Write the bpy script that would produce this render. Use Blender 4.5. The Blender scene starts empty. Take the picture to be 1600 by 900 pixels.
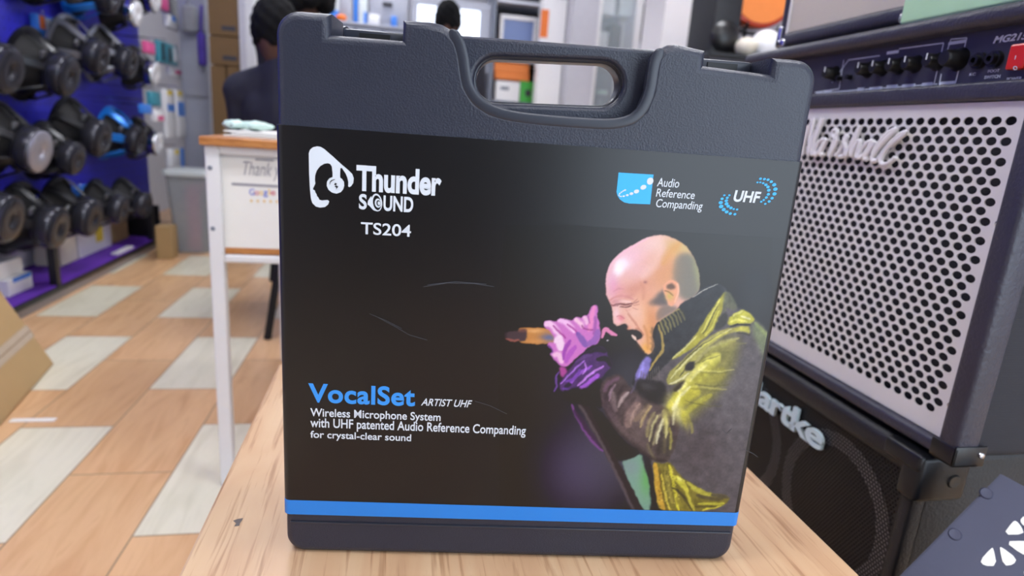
import bpy, bmesh, math, random
import numpy as np
from mathutils import Vector, Matrix
random.seed(7)
S = bpy.context.scene
COL = S.collection

# ------------------------------------------------------------------ camera
F, YAW, PITCH, ROLL, HC = 960.8, .20208, .24569, .07297, .80
def _axes():
    cy, sy, cp, sp = math.cos(YAW), math.sin(YAW), math.cos(PITCH), math.sin(PITCH)
    f = Vector((sy*cp, cy*cp, -sp)); r0 = Vector((cy, -sy, 0)); u0 = r0.cross(f)
    r = r0*math.cos(ROLL) + u0*math.sin(ROLL)
    return r, r.cross(f), f
CR, CU, CF = _axes()
CAM = Vector((0, 0, HC))
cam = bpy.data.cameras.new('camera'); co = bpy.data.objects.new('camera', cam); COL.objects.link(co)
co.matrix_world = Matrix(((CR.x, CU.x, -CF.x, 0), (CR.y, CU.y, -CF.y, 0), (CR.z, CU.z, -CF.z, HC), (0, 0, 0, 1)))
cam.sensor_width = 36; cam.lens = F/1600*36; cam.clip_start = .01
cam.dof.use_dof = True; cam.dof.focus_distance = .475; cam.dof.aperture_fstop = 5.2
S.camera = co

# ------------------------------------------------------------------ light
S.view_settings.view_transform = 'Standard'; S.view_settings.look = 'None'
S.view_settings.exposure = 0.6; S.view_settings.gamma = 1; S.view_settings.use_curve_mapping = False
W = bpy.data.worlds.new('world'); S.world = W; W.use_nodes = True
W.node_tree.nodes['Background'].inputs[0].default_value = (.74, .86, 1, 1)
W.node_tree.nodes['Background'].inputs[1].default_value = 3.0
LAMP = 15.5        # radiance of the ceiling LED panels

# ------------------------------------------------------------------ helpers: pixel rays of the photo onto real planes
def ray(x, y): return CR*((x-800)/F) - CU*((y-450)/F) + CF
def on(x, y, ax, v):
    d = ray(x, y); return CAM + d*((v-CAM[ax])/d[ax])
def onpl(x, y, p0, n):
    d = ray(x, y); return CAM + d*((Vector(p0)-CAM).dot(n)/d.dot(n))

def srgb(c):
    c = c/255.0
    return c/12.92 if c <= .04045 else ((c+.055)/1.055)**2.4
def lin(r, g, b): return (srgb(r), srgb(g), srgb(b), 1)

# ------------------------------------------------------------------ materials
def newmat(name):
    m = bpy.data.materials.new(name); m.use_nodes = True
    nt = m.node_tree; return m, nt, nt.nodes['Principled BSDF']
def N(nt, t, **kw):
    n = nt.nodes.new(t)
    for k, v in kw.items(): setattr(n, k, v)
    return n
def mat(name, rgb, rough=.5, metal=0, var=.06, nscale=30, bump=0, bscale=200, spec=.5, emit=0, alpha=None, trans=0, coat=0):
    m, nt, b = newmat(name); c = lin(*rgb)
    tc = N(nt, 'ShaderNodeTexCoord')
    no = N(nt, 'ShaderNodeTexNoise'); no.inputs['Scale'].default_value = nscale; no.inputs['Detail'].default_value = 3
    nt.links.new(tc.outputs['Object'], no.inputs['Vector'])
    mx = N(nt, 'ShaderNodeMix', data_type='RGBA')
    mx.inputs[6].default_value = tuple(max(0, v*(1-var)) for v in c[:3])+(1,)
    mx.inputs[7].default_value = tuple(min(1, v*(1+var)) for v in c[:3])+(1,)
    nt.links.new(no.outputs['Fac'], mx.inputs[0]); nt.links.new(mx.outputs[2], b.inputs['Base Color'])
    b.inputs['Roughness'].default_value = rough; b.inputs['Metallic'].default_value = metal
    b.inputs['Specular IOR Level'].default_value = spec
    b.inputs['Coat Weight'].default_value = coat
    if trans: b.inputs['Transmission Weight'].default_value = trans
    if alpha is not None: b.inputs['Alpha'].default_value = alpha
    if emit:
        b.inputs['Emission Color'].default_value = c; b.inputs['Emission Strength'].default_value = emit
    if bump:
        n2 = N(nt, 'ShaderNodeTexNoise'); n2.inputs['Scale'].default_value = bscale; n2.inputs['Detail'].default_value = 2
        nt.links.new(tc.outputs['Object'], n2.inputs['Vector'])
        bp = N(nt, 'ShaderNodeBump'); bp.inputs['Strength'].default_value = bump; bp.inputs['Distance'].default_value = .001
        nt.links.new(n2.outputs['Fac'], bp.inputs['Height']); nt.links.new(bp.outputs['Normal'], b.inputs['Normal'])
    return m
def math_(nt, op, a, b=None, c=None):
    n = N(nt, 'ShaderNodeMath', operation=op)
    for i, v in enumerate((a, b, c)):
        if v is None: continue
        if isinstance(v, (int, float)): n.inputs[i].default_value = v
        else: nt.links.new(v, n.inputs[i])
    return n.outputs[0]
def grain(nt, vec, scale, sc, detail=5, dist=1.0):
    mp = N(nt, 'ShaderNodeMapping'); mp.inputs['Scale'].default_value = sc
    nt.links.new(vec, mp.inputs['Vector'])
    no = N(nt, 'ShaderNodeTexNoise'); no.inputs['Scale'].default_value = scale
    no.inputs['Detail'].default_value = detail; no.inputs['Distortion'].default_value = dist
    nt.links.new(mp.outputs[0], no.inputs['Vector']); return no.outputs['Fac']
def ramp(nt, fac, stops):
    r = N(nt, 'ShaderNodeValToRGB'); e = r.color_ramp.elements
    while len(e) < len(stops): e.new(.5)
    for el, (p, c) in zip(e, stops): el.position = p; el.color = lin(*c)
    nt.links.new(fac, r.inputs[0]); return r.outputs[0]
def mixc(nt, f, a, b):
    m = N(nt, 'ShaderNodeMix', data_type='RGBA')
    if isinstance(f, float): m.inputs[0].default_value = f
    else: nt.links.new(f, m.inputs[0])
    for i, v in ((6, a), (7, b)):
        if isinstance(v, tuple): m.inputs[i].default_value = v
        else: nt.links.new(v, m.inputs[i])
    return m.outputs[2]

def floor_mat():
    m, nt, b = newmat('floor_tiles'); g = N(nt, 'ShaderNodeNewGeometry'); sp = N(nt, 'ShaderNodeSeparateXYZ')
    nt.links.new(g.outputs['Position'], sp.inputs[0]); X, Y = sp.outputs[0], sp.outputs[1]
    u = math_(nt, 'DIVIDE', math_(nt, 'ADD', X, .475), .212); col = math_(nt, 'FLOOR', u)
    t = math_(nt, 'ADD', math_(nt, 'DIVIDE', math_(nt, 'SUBTRACT', Y, 1.134), .465), math_(nt, 'MULTIPLY', col, 1.5))
    idx = math_(nt, 'FLOOR', t)
    third = math_(nt, 'FRACT', math_(nt, 'ADD', math_(nt, 'DIVIDE', idx, 3), .01))
    white = math_(nt, 'LESS_THAN', third, .2)
    fu, fv = math_(nt, 'FRACT', u), math_(nt, 'FRACT', t)
    eu = math_(nt, 'MINIMUM', fu, math_(nt, 'SUBTRACT', 1, fu)); ev = math_(nt, 'MINIMUM', fv, math_(nt, 'SUBTRACT', 1, fv))
    gr = math_(nt, 'MAXIMUM', math_(nt, 'LESS_THAN', eu, .008), math_(nt, 'LESS_THAN', ev, .0036))
    # per tile offset of the grain
    cmb = N(nt, 'ShaderNodeCombineXYZ'); nt.links.new(math_(nt, 'ADD', X, math_(nt, 'MULTIPLY', idx, 3.7)), cmb.inputs[0])
    nt.links.new(math_(nt, 'ADD', Y, math_(nt, 'MULTIPLY', col, 5.3)), cmb.inputs[1])
    f = grain(nt, cmb.outputs[0], 3, (6, .9, 1), 6, 1.6)
    brown = ramp(nt, f, [(.25, (196, 148, 104)), (.45, (214, 170, 126)), (.6, (222, 180, 136)), (.75, (204, 158, 114))])
    pale = ramp(nt, f, [(.3, (212, 206, 182)), (.55, (226, 220, 198)), (.75, (218, 212, 190))])
    wn = N(nt, 'ShaderNodeTexWhiteNoise', noise_dimensions='2D'); c2 = N(nt, 'ShaderNodeCombineXYZ')
    nt.links.new(col, c2.inputs[0]); nt.links.new(idx, c2.inputs[1]); nt.links.new(c2.outputs[0], wn.inputs['Vector'])
    hs = N(nt, 'ShaderNodeHueSaturation'); nt.links.new(math_(nt, 'ADD', math_(nt, 'MULTIPLY', wn.outputs['Value'], .18), .91), hs.inputs['Value'])
    nt.links.new(brown, hs.inputs['Color'])
    c = mixc(nt, white, hs.outputs[0], pale); c = mixc(nt, gr, c, lin(150, 125, 98))
    nt.links.new(c, b.inputs['Base Color']); b.inputs['Roughness'].default_value = .28
    return m
def wood_mat(name, cols, sc=(9, .8, 9), rough=.35, scale=4, spots=False):
    m, nt, b = newmat(name); g = N(nt, 'ShaderNodeNewGeometry')
    f = grain(nt, g.outputs['Position'], scale, sc, 7, 1.2); f2 = grain(nt, g.outputs['Position'], 14, (sc[0]*2.2, sc[1], sc[2]*2.2), 3, .4)
    a = ramp(nt, f, [(.25, cols[0]), (.45, cols[1]), (.62, cols[2]), (.8, cols[1])])
    st = ramp(nt, f2, [(.32, (200, 180, 164)), (.46, (255, 255, 255))])
    mm = N(nt, 'ShaderNodeMix', data_type='RGBA', blend_type='MULTIPLY'); mm.inputs[0].default_value = .75
    nt.links.new(a, mm.inputs[6]); nt.links.new(st, mm.inputs[7])
    nt.links.new(mm.outputs[2], b.inputs['Base Color']); b.inputs['Roughness'].default_value = rough
    return m
def stripes_mat(name, c1, c2, scale, rough=.8, axis='Z', bump=.3, metal=0):
    m, nt, b = newmat(name); tc = N(nt, 'ShaderNodeTexCoord')
    w = N(nt, 'ShaderNodeTexWave', wave_type='BANDS', bands_direction=axis); w.inputs['Scale'].default_value = scale
    w.inputs['Distortion'].default_value = .6; w.inputs['Detail'].default_value = 2
    nt.links.new(tc.outputs['Object'], w.inputs['Vector'])
    nt.links.new(mixc(nt, w.outputs['Fac'], lin(*c1), lin(*c2)), b.inputs['Base Color'])
    bp = N(nt, 'ShaderNodeBump'); bp.inputs['Strength'].default_value = bump; bp.inputs['Distance'].default_value = .001
    nt.links.new(w.outputs['Fac'], bp.inputs['Height']); nt.links.new(bp.outputs['Normal'], b.inputs['Normal'])
    b.inputs['Roughness'].default_value = rough; b.inputs['Metallic'].default_value = metal
    return m
def peg_mat():
    m, nt, b = newmat('blue_pegboard'); g = N(nt, 'ShaderNodeNewGeometry'); sp = N(nt, 'ShaderNodeSeparateXYZ')
    nt.links.new(g.outputs['Position'], sp.inputs[0])
    u = math_(nt, 'SUBTRACT', math_(nt, 'FRACT', math_(nt, 'DIVIDE', sp.outputs[1], .04)), .5)
    v = math_(nt, 'SUBTRACT', math_(nt, 'FRACT', math_(nt, 'DIVIDE', sp.outputs[2], .04)), .5)
    r = math_(nt, 'SQRT', math_(nt, 'ADD', math_(nt, 'MULTIPLY', u, u), math_(nt, 'MULTIPLY', v, v)))
    nt.links.new(mixc(nt, math_(nt, 'LESS_THAN', r, .1), lin(56, 52, 200), lin(14, 12, 50)), b.inputs['Base Color'])
    b.inputs['Roughness'].default_value = .35; return m

M = {}
def MM(k, *a, **kw): M[k] = mat(k, *a, **kw); return M[k]
MM('case_plastic', (39, 43, 58), .38, bump=.32, bscale=800, var=.1, spec=.5)
MM('case_smooth', (42, 46, 58), .34, var=.08)
MM('case_dark', (10, 10, 13), .5)
MM('sleeve_card', (17, 17, 20), .30, var=.25, nscale=9, spec=.5)
MM('card_edge', (205, 207, 212), .8)
MM('blue_ink', (34, 128, 218), .45, var=.02)
MM('sky_ink', (52, 178, 246), .45, var=.02)
MM('title_ink', (52, 146, 232), .45, var=.02)
MM('white_ink', (214, 222, 232), .5, var=.02)
MM('black_tolex', (22, 22, 27), .5, bump=.8, bscale=330, var=.2)
MM('tolex_grey', (52, 52, 66), .42, bump=.9, bscale=260, var=.2)
MM('black_plastic', (16, 16, 19), .35, var=.1)
MM('black_metal', (24, 25, 30), .38, metal=.3)
MM('grille_steel', (228, 226, 224), .4, metal=.12, var=.04)
MM('dark_cavity', (5, 5, 7), .8)
MM('white_plastic', (235, 234, 236), .35, var=.02)
MM('pale_blue_badge', (196, 216, 224), .4, var=.03)
MM('chrome', (210, 212, 218), .16, metal=1, var=.02)
MM('brushed_alu', (150, 150, 154), .4, metal=.8)
MM('panel_grey', (62, 63, 78), .45, metal=.2)
MM('red_switch', (205, 40, 28), .3)
MM('mint', (190, 236, 196), .22, var=.05)
MM('navy_metal', (48, 51, 74), .42, metal=.2, bump=.25, bscale=90)
MM('cream_logo', (226, 226, 220), .5)
MM('white_paint', (222, 222, 224), .4, var=.03)
MM('white_paper', (230, 228, 224), .7, var=.02)
MM('ink_grey', (150, 148, 156), .7); MM('ink_blue', (120, 130, 205), .7); MM('ink_yellow', (226, 190, 110), .7); MM('ink_red', (205, 120, 130), .7)
MM('cardboard', (176, 146, 102), .8, var=.08, nscale=8)
MM('brown_carton', (116, 90, 58), .8, var=.1, nscale=6)
MM('packing_tape', (190, 172, 150), .15, spec=.8)
MM('wall_white', (196, 196, 205), .8); MM('ceiling_white', (225, 225, 228), .8)
MM('locker_grey', (168, 170, 182), .4, metal=.2)
MM('dark_grey', (58, 58, 66), .6); MM('mid_grey', (118, 124, 138), .5)
MM('purple_mat', (96, 40, 168), .8); MM('shelf_white', (225, 228, 240), .5); MM('skirting', (140, 132, 132), .5)
MM('basket_black', (26, 26, 32), .33, metal=.35, var=.1); MM('magnet_black', (62, 62, 70), .25, metal=.5)
MM('magnet_silver', (186, 184, 196), .3, metal=.6); MM('basket_grey', (120, 122, 132), .3, metal=.7)
MM('basket_blue', (22, 120, 215), .3, metal=.35); MM('cone_paper', (18, 17, 20), .7)
MM('white_gloss', (236, 236, 240), .2); MM('pink', (222, 90, 150), .5); MM('teal', (66, 150, 170), .4); MM('orange', (236, 120, 40), .5)
MM('yellow', (226, 200, 60), .5); MM('purple_cloth', (92, 70, 180), .7); MM('bright_blue', (60, 130, 225), .4); MM('glove_grey', (150, 152, 156), .9, var=.2)
MM('green', (70, 180, 70), .5); MM('orange_box', (236, 134, 62), .6); MM('red_orange', (196, 58, 22), .18, coat=.6)
MM('shirt_black', (36, 37, 48), .85, var=.25, nscale=14, bump=.4, bscale=18); MM('skin', (84, 58, 48), .55); MM('hair_black', (9, 9, 12), .9, spec=.2, bump=1, bscale=90)
MM('cap_grey', (66, 68, 84), .7); MM('trousers', (36, 40, 58), .85)
MM('screen', (225, 235, 255), .3, emit=1.6); MM('picture_blue', (110, 130, 180), .35)
MM('lamp_panel', (248, 250, 255), .5, emit=LAMP)
MM('clear_plastic', (176, 182, 188), .18, alpha=.62); MM('lid_white', (214, 222, 224), .35)
m_ = MM('glass', (215, 228, 235), .03, alpha=.22)
MM('cream_cloth', (214, 206, 190), .9, var=.12, nscale=20); MM('dark_scuff', (88, 78, 76), .6)
M['floor'] = floor_mat()
M['bench_wood'] = wood_mat('bench_wood', [(174, 136, 104), (190, 154, 120), (198, 166, 132)], (6, .7, 6), .30, 3)
M['desk_wood'] = wood_mat('desk_wood', [(150, 92, 44), (178, 116, 62), (192, 132, 76)], (1, 9, 9), .4)
M['amp_cloth'] = stripes_mat('amp_cloth', (186, 178, 166), (212, 204, 192), 120, .85, 'Z')
M['side_cloth'] = stripes_mat('side_cloth', (26, 27, 34), (44, 45, 56), 160, .75, 'Z')
M['pegboard'] = peg_mat()

# ------------------------------------------------------------------ object helpers
WL = {}                      # world location of every root
def tag(o, label=None, cat=None, group=None, kind=None):
    if label: o['label'] = label
    if cat: o['category'] = cat
    if group: o['group'] = group
    if kind: o['kind'] = kind
    return o
def empty(name, loc, label, cat, group=None):
    o = bpy.data.objects.new(name, None); COL.objects.link(o); o.location = loc; o.empty_display_size = .05
    WL[o.name] = Vector(loc); return tag(o, label, cat, group)
def finish(me, smooth=False):
    if smooth:
        me.polygons.foreach_set('use_smooth', [True]*len(me.polygons))
        try: me.set_sharp_from_angle(angle=math.radians(38))
        except Exception: pass
def link(name, data, m=None, parent=None, smooth=False, loc=None):
    """data: bmesh or mesh in WORLD coordinates. Parent's root location is subtracted."""
    if isinstance(data, bmesh.types.BMesh):
        me = bpy.data.meshes.new(name); data.to_mesh(me); data.free()
    else: me = data; me.name = name
    if parent is None:
        if loc is None:
            cs = np.empty(len(me.vertices)*3, 'f'); me.vertices.foreach_get('co', cs); cs = cs.reshape(-1, 3)
            lo, hi = cs.min(0), cs.max(0); loc = Vector(((lo[0]+hi[0])/2, (lo[1]+hi[1])/2, lo[2]))
        base = Vector(loc)
    else: base = WL[parent.name]
    me.transform(Matrix.Translation(-base))
    if m is not None:
        for mm in (m if isinstance(m, list) else [m]): me.materials.append(M[mm] if isinstance(mm, str) else mm)
    finish(me, smooth)
    o = bpy.data.objects.new(name, me); COL.objects.link(o); WL[o.name] = base
    if parent is None: o.location = base
    else: o.parent = parent
    return o
def struct(name, data, m, **k): return tag(link(name, data, m, **k), kind='structure')
def BM(): return bmesh.new()
def box(bm, lo, hi, bev=0, seg=2, mi=0):
    lo = Vector(lo); hi = Vector(hi)
    r = bmesh.ops.create_cube(bm, size=1); vs = r['verts']
    for v in vs: v.co = Vector(((lo.x+hi.x)/2 + v.co.x*(hi.x-lo.x), (lo.y+hi.y)/2 + v.co.y*(hi.y-lo.y), (lo.z+hi.z)/2 + v.co.z*(hi.z-lo.z)))
    fs = list({f for v in vs for f in v.link_faces})
    for f in fs: f.material_index = mi
    if bev:
        es = list({e for v in vs for e in v.link_edges})
        bmesh.ops.bevel(bm, geom=es, offset=min(bev, .49*min(abs(hi.x-lo.x), abs(hi.y-lo.y), abs(hi.z-lo.z))), segments=seg, affect='EDGES', profile=.5)
    return bm
def frame_pts(bm, verts_from, fr):
    """transform verts created after index verts_from from local (u,v,w) to a frame (O,U,V,N)"""
    O, U, V, Nn = fr
    bm.verts.ensure_lookup_table()
    for v in list(bm.verts)[verts_from:]:
        c = v.co.copy(); v.co = O + U*c.x + V*c.y + Nn*c.z
def fbox(bm, fr, lo, hi, bev=0, seg=2):
    n = len(bm.verts); box(bm, lo, hi, bev, seg)
    # bevel removes the originals, so every vert past the ones that were there is new only when n verts were kept first
    O, U, V, Nn = fr
    bm.verts.ensure_lookup_table()
    for v in list(bm.verts)[n:]:
        c = v.co.copy(); v.co = O + U*c.x + V*c.y + Nn*c.z
    return bm
def tube(bm, pts, r, seg=8, cap=True):
    """swept tube; r is a number or a list"""
    pts = [Vector(p) for p in pts]; rs = r if isinstance(r, (list, tuple)) else [r]*len(pts); rings = []
    up = None
    for i, p in enumerate(pts):
        t = (pts[min(i+1, len(pts)-1)] - pts[max(i-1, 0)]).normalized()
        if up is None:
            up = Vector((0, 0, 1)) if abs(t.z) < .9 else Vector((1, 0, 0))
        a = t.cross(up).normalized(); b = a.cross(t).normalized(); up = b
        rings.append([bm.verts.new(p + (a*math.cos(2*math.pi*k/seg) + b*math.sin(2*math.pi*k/seg))*rs[i]) for k in range(seg)])
    for i in range(len(rings)-1):
        for k in range(seg):
            bm.faces.new((rings[i][k], rings[i][(k+1) % seg], rings[i+1][(k+1) % seg], rings[i+1][k]))
    if cap:
        bm.faces.new(rings[0][::-1]); bm.faces.new(rings[-1])
    return bm
def lathe(bm, prof, O, A, seg=28, B=None):
    """revolve (r,h) profile about axis A from O"""
    O = Vector(O); A = Vector(A).normalized()
    B = (Vector((0, 0, 1)) if abs(A.z) < .9 else Vector((1, 0, 0))); a = A.cross(B).normalized(); b = A.cross(a).normalized()
    rings = []
    for r, h in prof:
        if r < 1e-6: rings.append([bm.verts.new(O+A*h)])
        else: rings.append([bm.verts.new(O + A*h + (a*math.cos(2*math.pi*k/seg) + b*math.sin(2*math.pi*k/seg))*r) for k in range(seg)])
    for i in range(len(rings)-1):
        p, q = rings[i], rings[i+1]
        if len(p) == 1 and len(q) == 1: continue
        for k in range(seg):
            k2 = (k+1) % seg
            if len(p) == 1: bm.faces.new((p[0], q[k2], q[k]))
            elif len(q) == 1: bm.faces.new((p[k], p[k2], q[0]))
            else: bm.faces.new((p[k], p[k2], q[k2], q[k]))
    bmesh.ops.recalc_face_normals(bm, faces=bm.faces); return bm
def poly_prism(loops, fr, w0, w1, bev=0, bseg=3, res=None):
    """flat outline (list of loops of (u,v), later loops cut holes), from w0 to w1 along N, bevelled rim"""
    cu = bpy.data.curves.new('tmp', 'CURVE'); cu.dimensions = '2D'; cu.fill_mode = 'BOTH'
    for lp in loops:
        s = cu.splines.new('POLY'); s.points.add(len(lp)-1); s.use_cyclic_u = True
        for p, q in zip(s.points, lp): p.co = (q[0], q[1], 0, 1)
    d = abs(w1-w0)/2
    cu.extrude = max(d-bev, 0); cu.bevel_depth = bev; cu.bevel_resolution = bseg; cu.offset = -bev
    return curve_mesh(cu, fr, (w0+w1)/2)
def curve_mesh(cu, fr, wmid, fit=None, shear=0):
    o = bpy.data.objects.new('tmp', cu); COL.objects.link(o)
    dg = bpy.context.evaluated_depsgraph_get(); me = bpy.data.meshes.new_from_object(o.evaluated_get(dg))
    bpy.data.objects.remove(o); bpy.data.curves.remove(cu)
    me.materials.clear()
    n = len(me.vertices); cs = np.empty(n*3, 'f'); me.vertices.foreach_get('co', cs); cs = cs.reshape(-1, 3).astype(float)
    if fit:
        lo, hi = cs.min(0), cs.max(0)
        cs[:, 0] = fit[0] + (cs[:, 0]-lo[0])/(hi[0]-lo[0])*(fit[2]-fit[0])
        cs[:, 1] = fit[1] + (cs[:, 1]-lo[1])/(hi[1]-lo[1])*(fit[3]-fit[1])
        cs[:, 0] += shear*(cs[:, 1]-fit[1])
    O, U, V, Nn = [np.array(v) for v in fr]
    p = O + cs[:, :1]*U + cs[:, 1:2]*V + (cs[:, 2:]+wmid)*Nn
    me.vertices.foreach_set('co', p.astype('f').ravel()); me.update()
    return me
def text_mesh(s, fr, fit, w, thick=.0002, bold=0, shear=0, space=1.0):
    cu = bpy.data.curves.new('tmp', 'FONT'); cu.body = s; cu.size = 1; cu.offset = bold; cu.space_character = space
    cu.extrude = thick/2; cu.resolution_u = 6
    return curve_mesh(cu, fr, w, fit, shear)
def arc(cx, cy, r, a0, a1, n=8, ry=None):
    ry = ry or r
    return [(cx + r*math.cos(math.radians(a0+(a1-a0)*i/n)), cy + ry*math.sin(math.radians(a0+(a1-a0)*i/n))) for i in range(n+1)]
def rrect(x0, y0, x1, y1, r, n=6):
    return arc(x1-r, y1-r, r, 0, 90, n)+arc(x0+r, y1-r, r, 90, 180, n)+arc(x0+r, y0+r, r, 180, 270, n)+arc(x1-r, y0+r, r, 270, 360, n)
def smooth_loop(pts, n=2):
    for _ in range(n):
        q = []
        for i in range(len(pts)):
            a, b = pts[i], pts[(i+1) % len(pts)]
            q += [(a[0]*.75+b[0]*.25, a[1]*.75+b[1]*.25), (a[0]*.25+b[0]*.75, a[1]*.25+b[1]*.75)]
        pts = q
    return pts
def pxbox(name, x0, y0, x1, y1, Y, dep, m, label=None, cat=None, group=None, bev=.004, parent=None, z0=None, z1=None):
    """box whose front face stands on the plane y=Y"""
    xm, ym = (x0+x1)/2, (y0+y1)/2
    a = on(x0, ym, 1, Y).x; b = on(x1, ym, 1, Y).x; t = on(xm, y0, 1, Y).z if z1 is None else z1; u = on(xm, y1, 1, Y).z if z0 is None else z0
    o = link(name, box(BM(), (a, Y, u), (b, Y+dep, t), bev), m, parent)
    return tag(o, label, cat, group) if label else o

# ------------------------------------------------------------------ the room
XL, XR, YB, YF, ZC = -1.80, 3.2, 6.6, -2.2, 2.7
struct('floor', box(BM(), (XL-.1, YF, -.05), (XR+.1, YB+.1, 0)), 'floor')
struct('ceiling', box(BM(), (XL-.1, YF, ZC), (XR+.1, YB+.1, ZC+.1)), 'ceiling_white')
struct('wall_left', box(BM(), (XL-.1, YF, 0), (XL, YB, ZC)), 'wall_white')
struct('wall_back', box(BM(), (XL, YB, 0), (XR, YB+.1, ZC)), 'wall_white')
struct('wall_front_unseen', box(BM(), (XL, YF-.1, 0), (.35, YF, ZC)), 'dark_grey')  # unseen, made dark and stopping short so the sleeve reflects brighter at right
struct('trim_2', box(BM(), (.35, YF-.1, 2.35), (XR, YF, ZC)), 'wall_white')
struct('wall_right', box(BM(), (XR, YF, 0), (XR+.1, YB, ZC)), 'wall_white')
lamp_names = {(-.7, .35): 'left of the foreground bench', (1.0, .35): 'right of the foreground bench', (-.4, 2.4): 'over the aisle by the white desk', (1.3, 2.4): 'behind the amplifier stack', (-.3, 4.6): 'at the back, left', (1.5, 4.6): 'at the back, right', (.1, -1.3): 'nearest the shop entrance'}
for (x, y), where in lamp_names.items():
    r = empty('ceiling_light', (x, y, ZC-.03), 'square white LED ceiling panel, '+where, 'ceiling light', 'LED ceiling panels')
    bm = BM()
    for a, b in (((-.32, -.32), (.32, -.29)), ((-.32, .29), (.32, .32)), ((-.32, -.29), (-.29, .29)), ((.29, -.29), (.32, .29))):
        box(bm, (x+a[0], y+a[1], ZC-.035), (x+b[0], y+b[1], ZC))
    link('frame', bm, 'white_plastic', r)
    link('diffuser', box(BM(), (x-.29, y-.29, ZC-.028), (x+.29, y+.29, ZC-.002)), 'lamp_panel', r)

# ------------------------------------------------------------------ the wooden bench under the case
T = HC-.34
rb = empty('bench', (.12, .3, 0), 'low light-brown wooden bench in the foreground carrying the black microphone case', 'bench')
link('bench_top', box(BM(), (-.152, -.35, T-.028), (.395, .866, T), .003), 'bench_wood', rb)
for x in (-.12, .335):
    for y in (-.3, .8): link('leg', box(BM(), (x, y, 0), (x+.03, y+.03, T-.028), .002), 'white_paint', rb)
bm = BM(); box(bm, (-.12, -.27, T-.068), (-.09, .8, T-.028)); box(bm, (.335, -.27, T-.068), (.365, .8, T-.028))
link('rail', bm, 'white_paint', rb)
def bench_px(x, y): return on(x, y, 2, T)
scuff = [bench_px(*p) for p in ((364, 814), (372, 811), (380, 810), (378, 814), (375, 818), (374, 822), (366, 823), (369, 818))]
bm = BM(); bm.faces.new([bm.verts.new((p.x, p.y, T+.0003)) for p in scuff]); bmesh.ops.recalc_face_normals(bm, faces=bm.faces)
link('scuff_mark', bm, 'dark_scuff', rb)

# ------------------------------------------------------------------ the microphone case
A0 = on(485, 863, 2, T)
A1 = on(1110, 877, 2, T); CUx = (A1-A0).normalized(); CN = Vector((CUx.y, -CUx.x, 0))
if CN.y > 0: CN = -CN
CV = Vector((0, 0, 1)); A0.z = T
CFR = (A0, CUx, CV, CN)
def fc(x, y):
    p = onpl(x, y, A0, CN)-A0; return (p.dot(CUx), p.z)
def fcs(L): return [fc(*p) for p in L]
case = empty('microphone_case', A0 + CUx*.17 - CN*.045, 'black plastic wireless microphone carry case standing on the wooden bench in a printed sleeve', 'microphone case')
WL[case.name].z = T; case.location.z = T
uL, uR, vT = fc(430.8, 120)[0], fc(1279.2, 118)[0], .4075
rc = .0155
def shell_outline(deep):
    """outline with the dip around the handle and the two latch notches"""
    L = []
    L += arc(uL+.0145, .0145, .0145, 180, 270, 8)
    L += arc(uR-.0155, .0155, .0155, 270, 360, 8)
    L += arc(uR-rc, vT-.004-rc, rc, 0, 90, 8)
    n2a, n2b, n1a, n1b = fc(1106, 70)[0], fc(1211, 80)[0], fc(516, 22)[0], fc(629, 30)[0]
    nd = vT-.013
    L += [(n2b, vT-.004), (n2b, nd-.002), (n2a, nd), (n2a, vT-.003)]
    dip = fcs([(1060, 68), (1046, 69), (1032, 76), (1022, 90), (1018, 110), (1014, 140), (1003, 168), (986, 184), (960, 190), (930, 190),
               (850, 184), (800, 178), (768, 170), (746, 155), (733, 133), (729, 110), (726, 85), (719, 62), (706, 46), (690, 37), (674, 33)])
    L += dip
    L += [(n1b, vT), (n1b, nd), (n1a, nd), (n1a, vT)]
    L += arc(uL+rc, vT-rc, rc, 90, 180, 8)
    return L
OUT = shell_outline(0)
# front shell with rounded rim, back shell behind the parting line
link('front_shell', poly_prism([OUT], CFR, -.046, 0, .0055, 3), 'case_plastic', case, smooth=True)
OUTB = [(u, v) for u, v in OUT]
link('back_shell', poly_prism([OUTB], CFR, -.094, -.0475, .006, 3), 'case_plastic', case, smooth=True)
# handle web, set back in the dip, with the oval grip hole
web = fcs([(690, 47), (1040, 73), (1052, 150), (1030, 200), (940, 214), (800, 200), (716, 190), (700, 130), (692, 80)])
def pill(x0, y0, x1, y1, grow=0):
    # oval given by the pixel extents of its left and right ends
    a = fc(x0, y0); b = fc(x1, y1); r = PR+grow
    return arc(b[0]-PR, b[1], r, -90, 90, 12)+arc(a[0]+PR, a[1], r, 90, 270, 12)
PR = (fc(860, 84)[1]-fc(860, 170)[1])/2*.985
hole = pill(737, 119, 986, 132, -.0015)
wl = poly_prism([web, hole], CFR, -.050, -.016, .003, 3)
link('handle', wl, 'case_plastic', case, smooth=True)
ring_o, ring_i = pill(737, 119, 986, 132, .0005), pill(737, 119, 986, 132, -.0030)
link('grip_liner', poly_prism([ring_o, ring_i], CFR, -.042, -.0225, .0014, 2), 'case_smooth', case, smooth=True)
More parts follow.
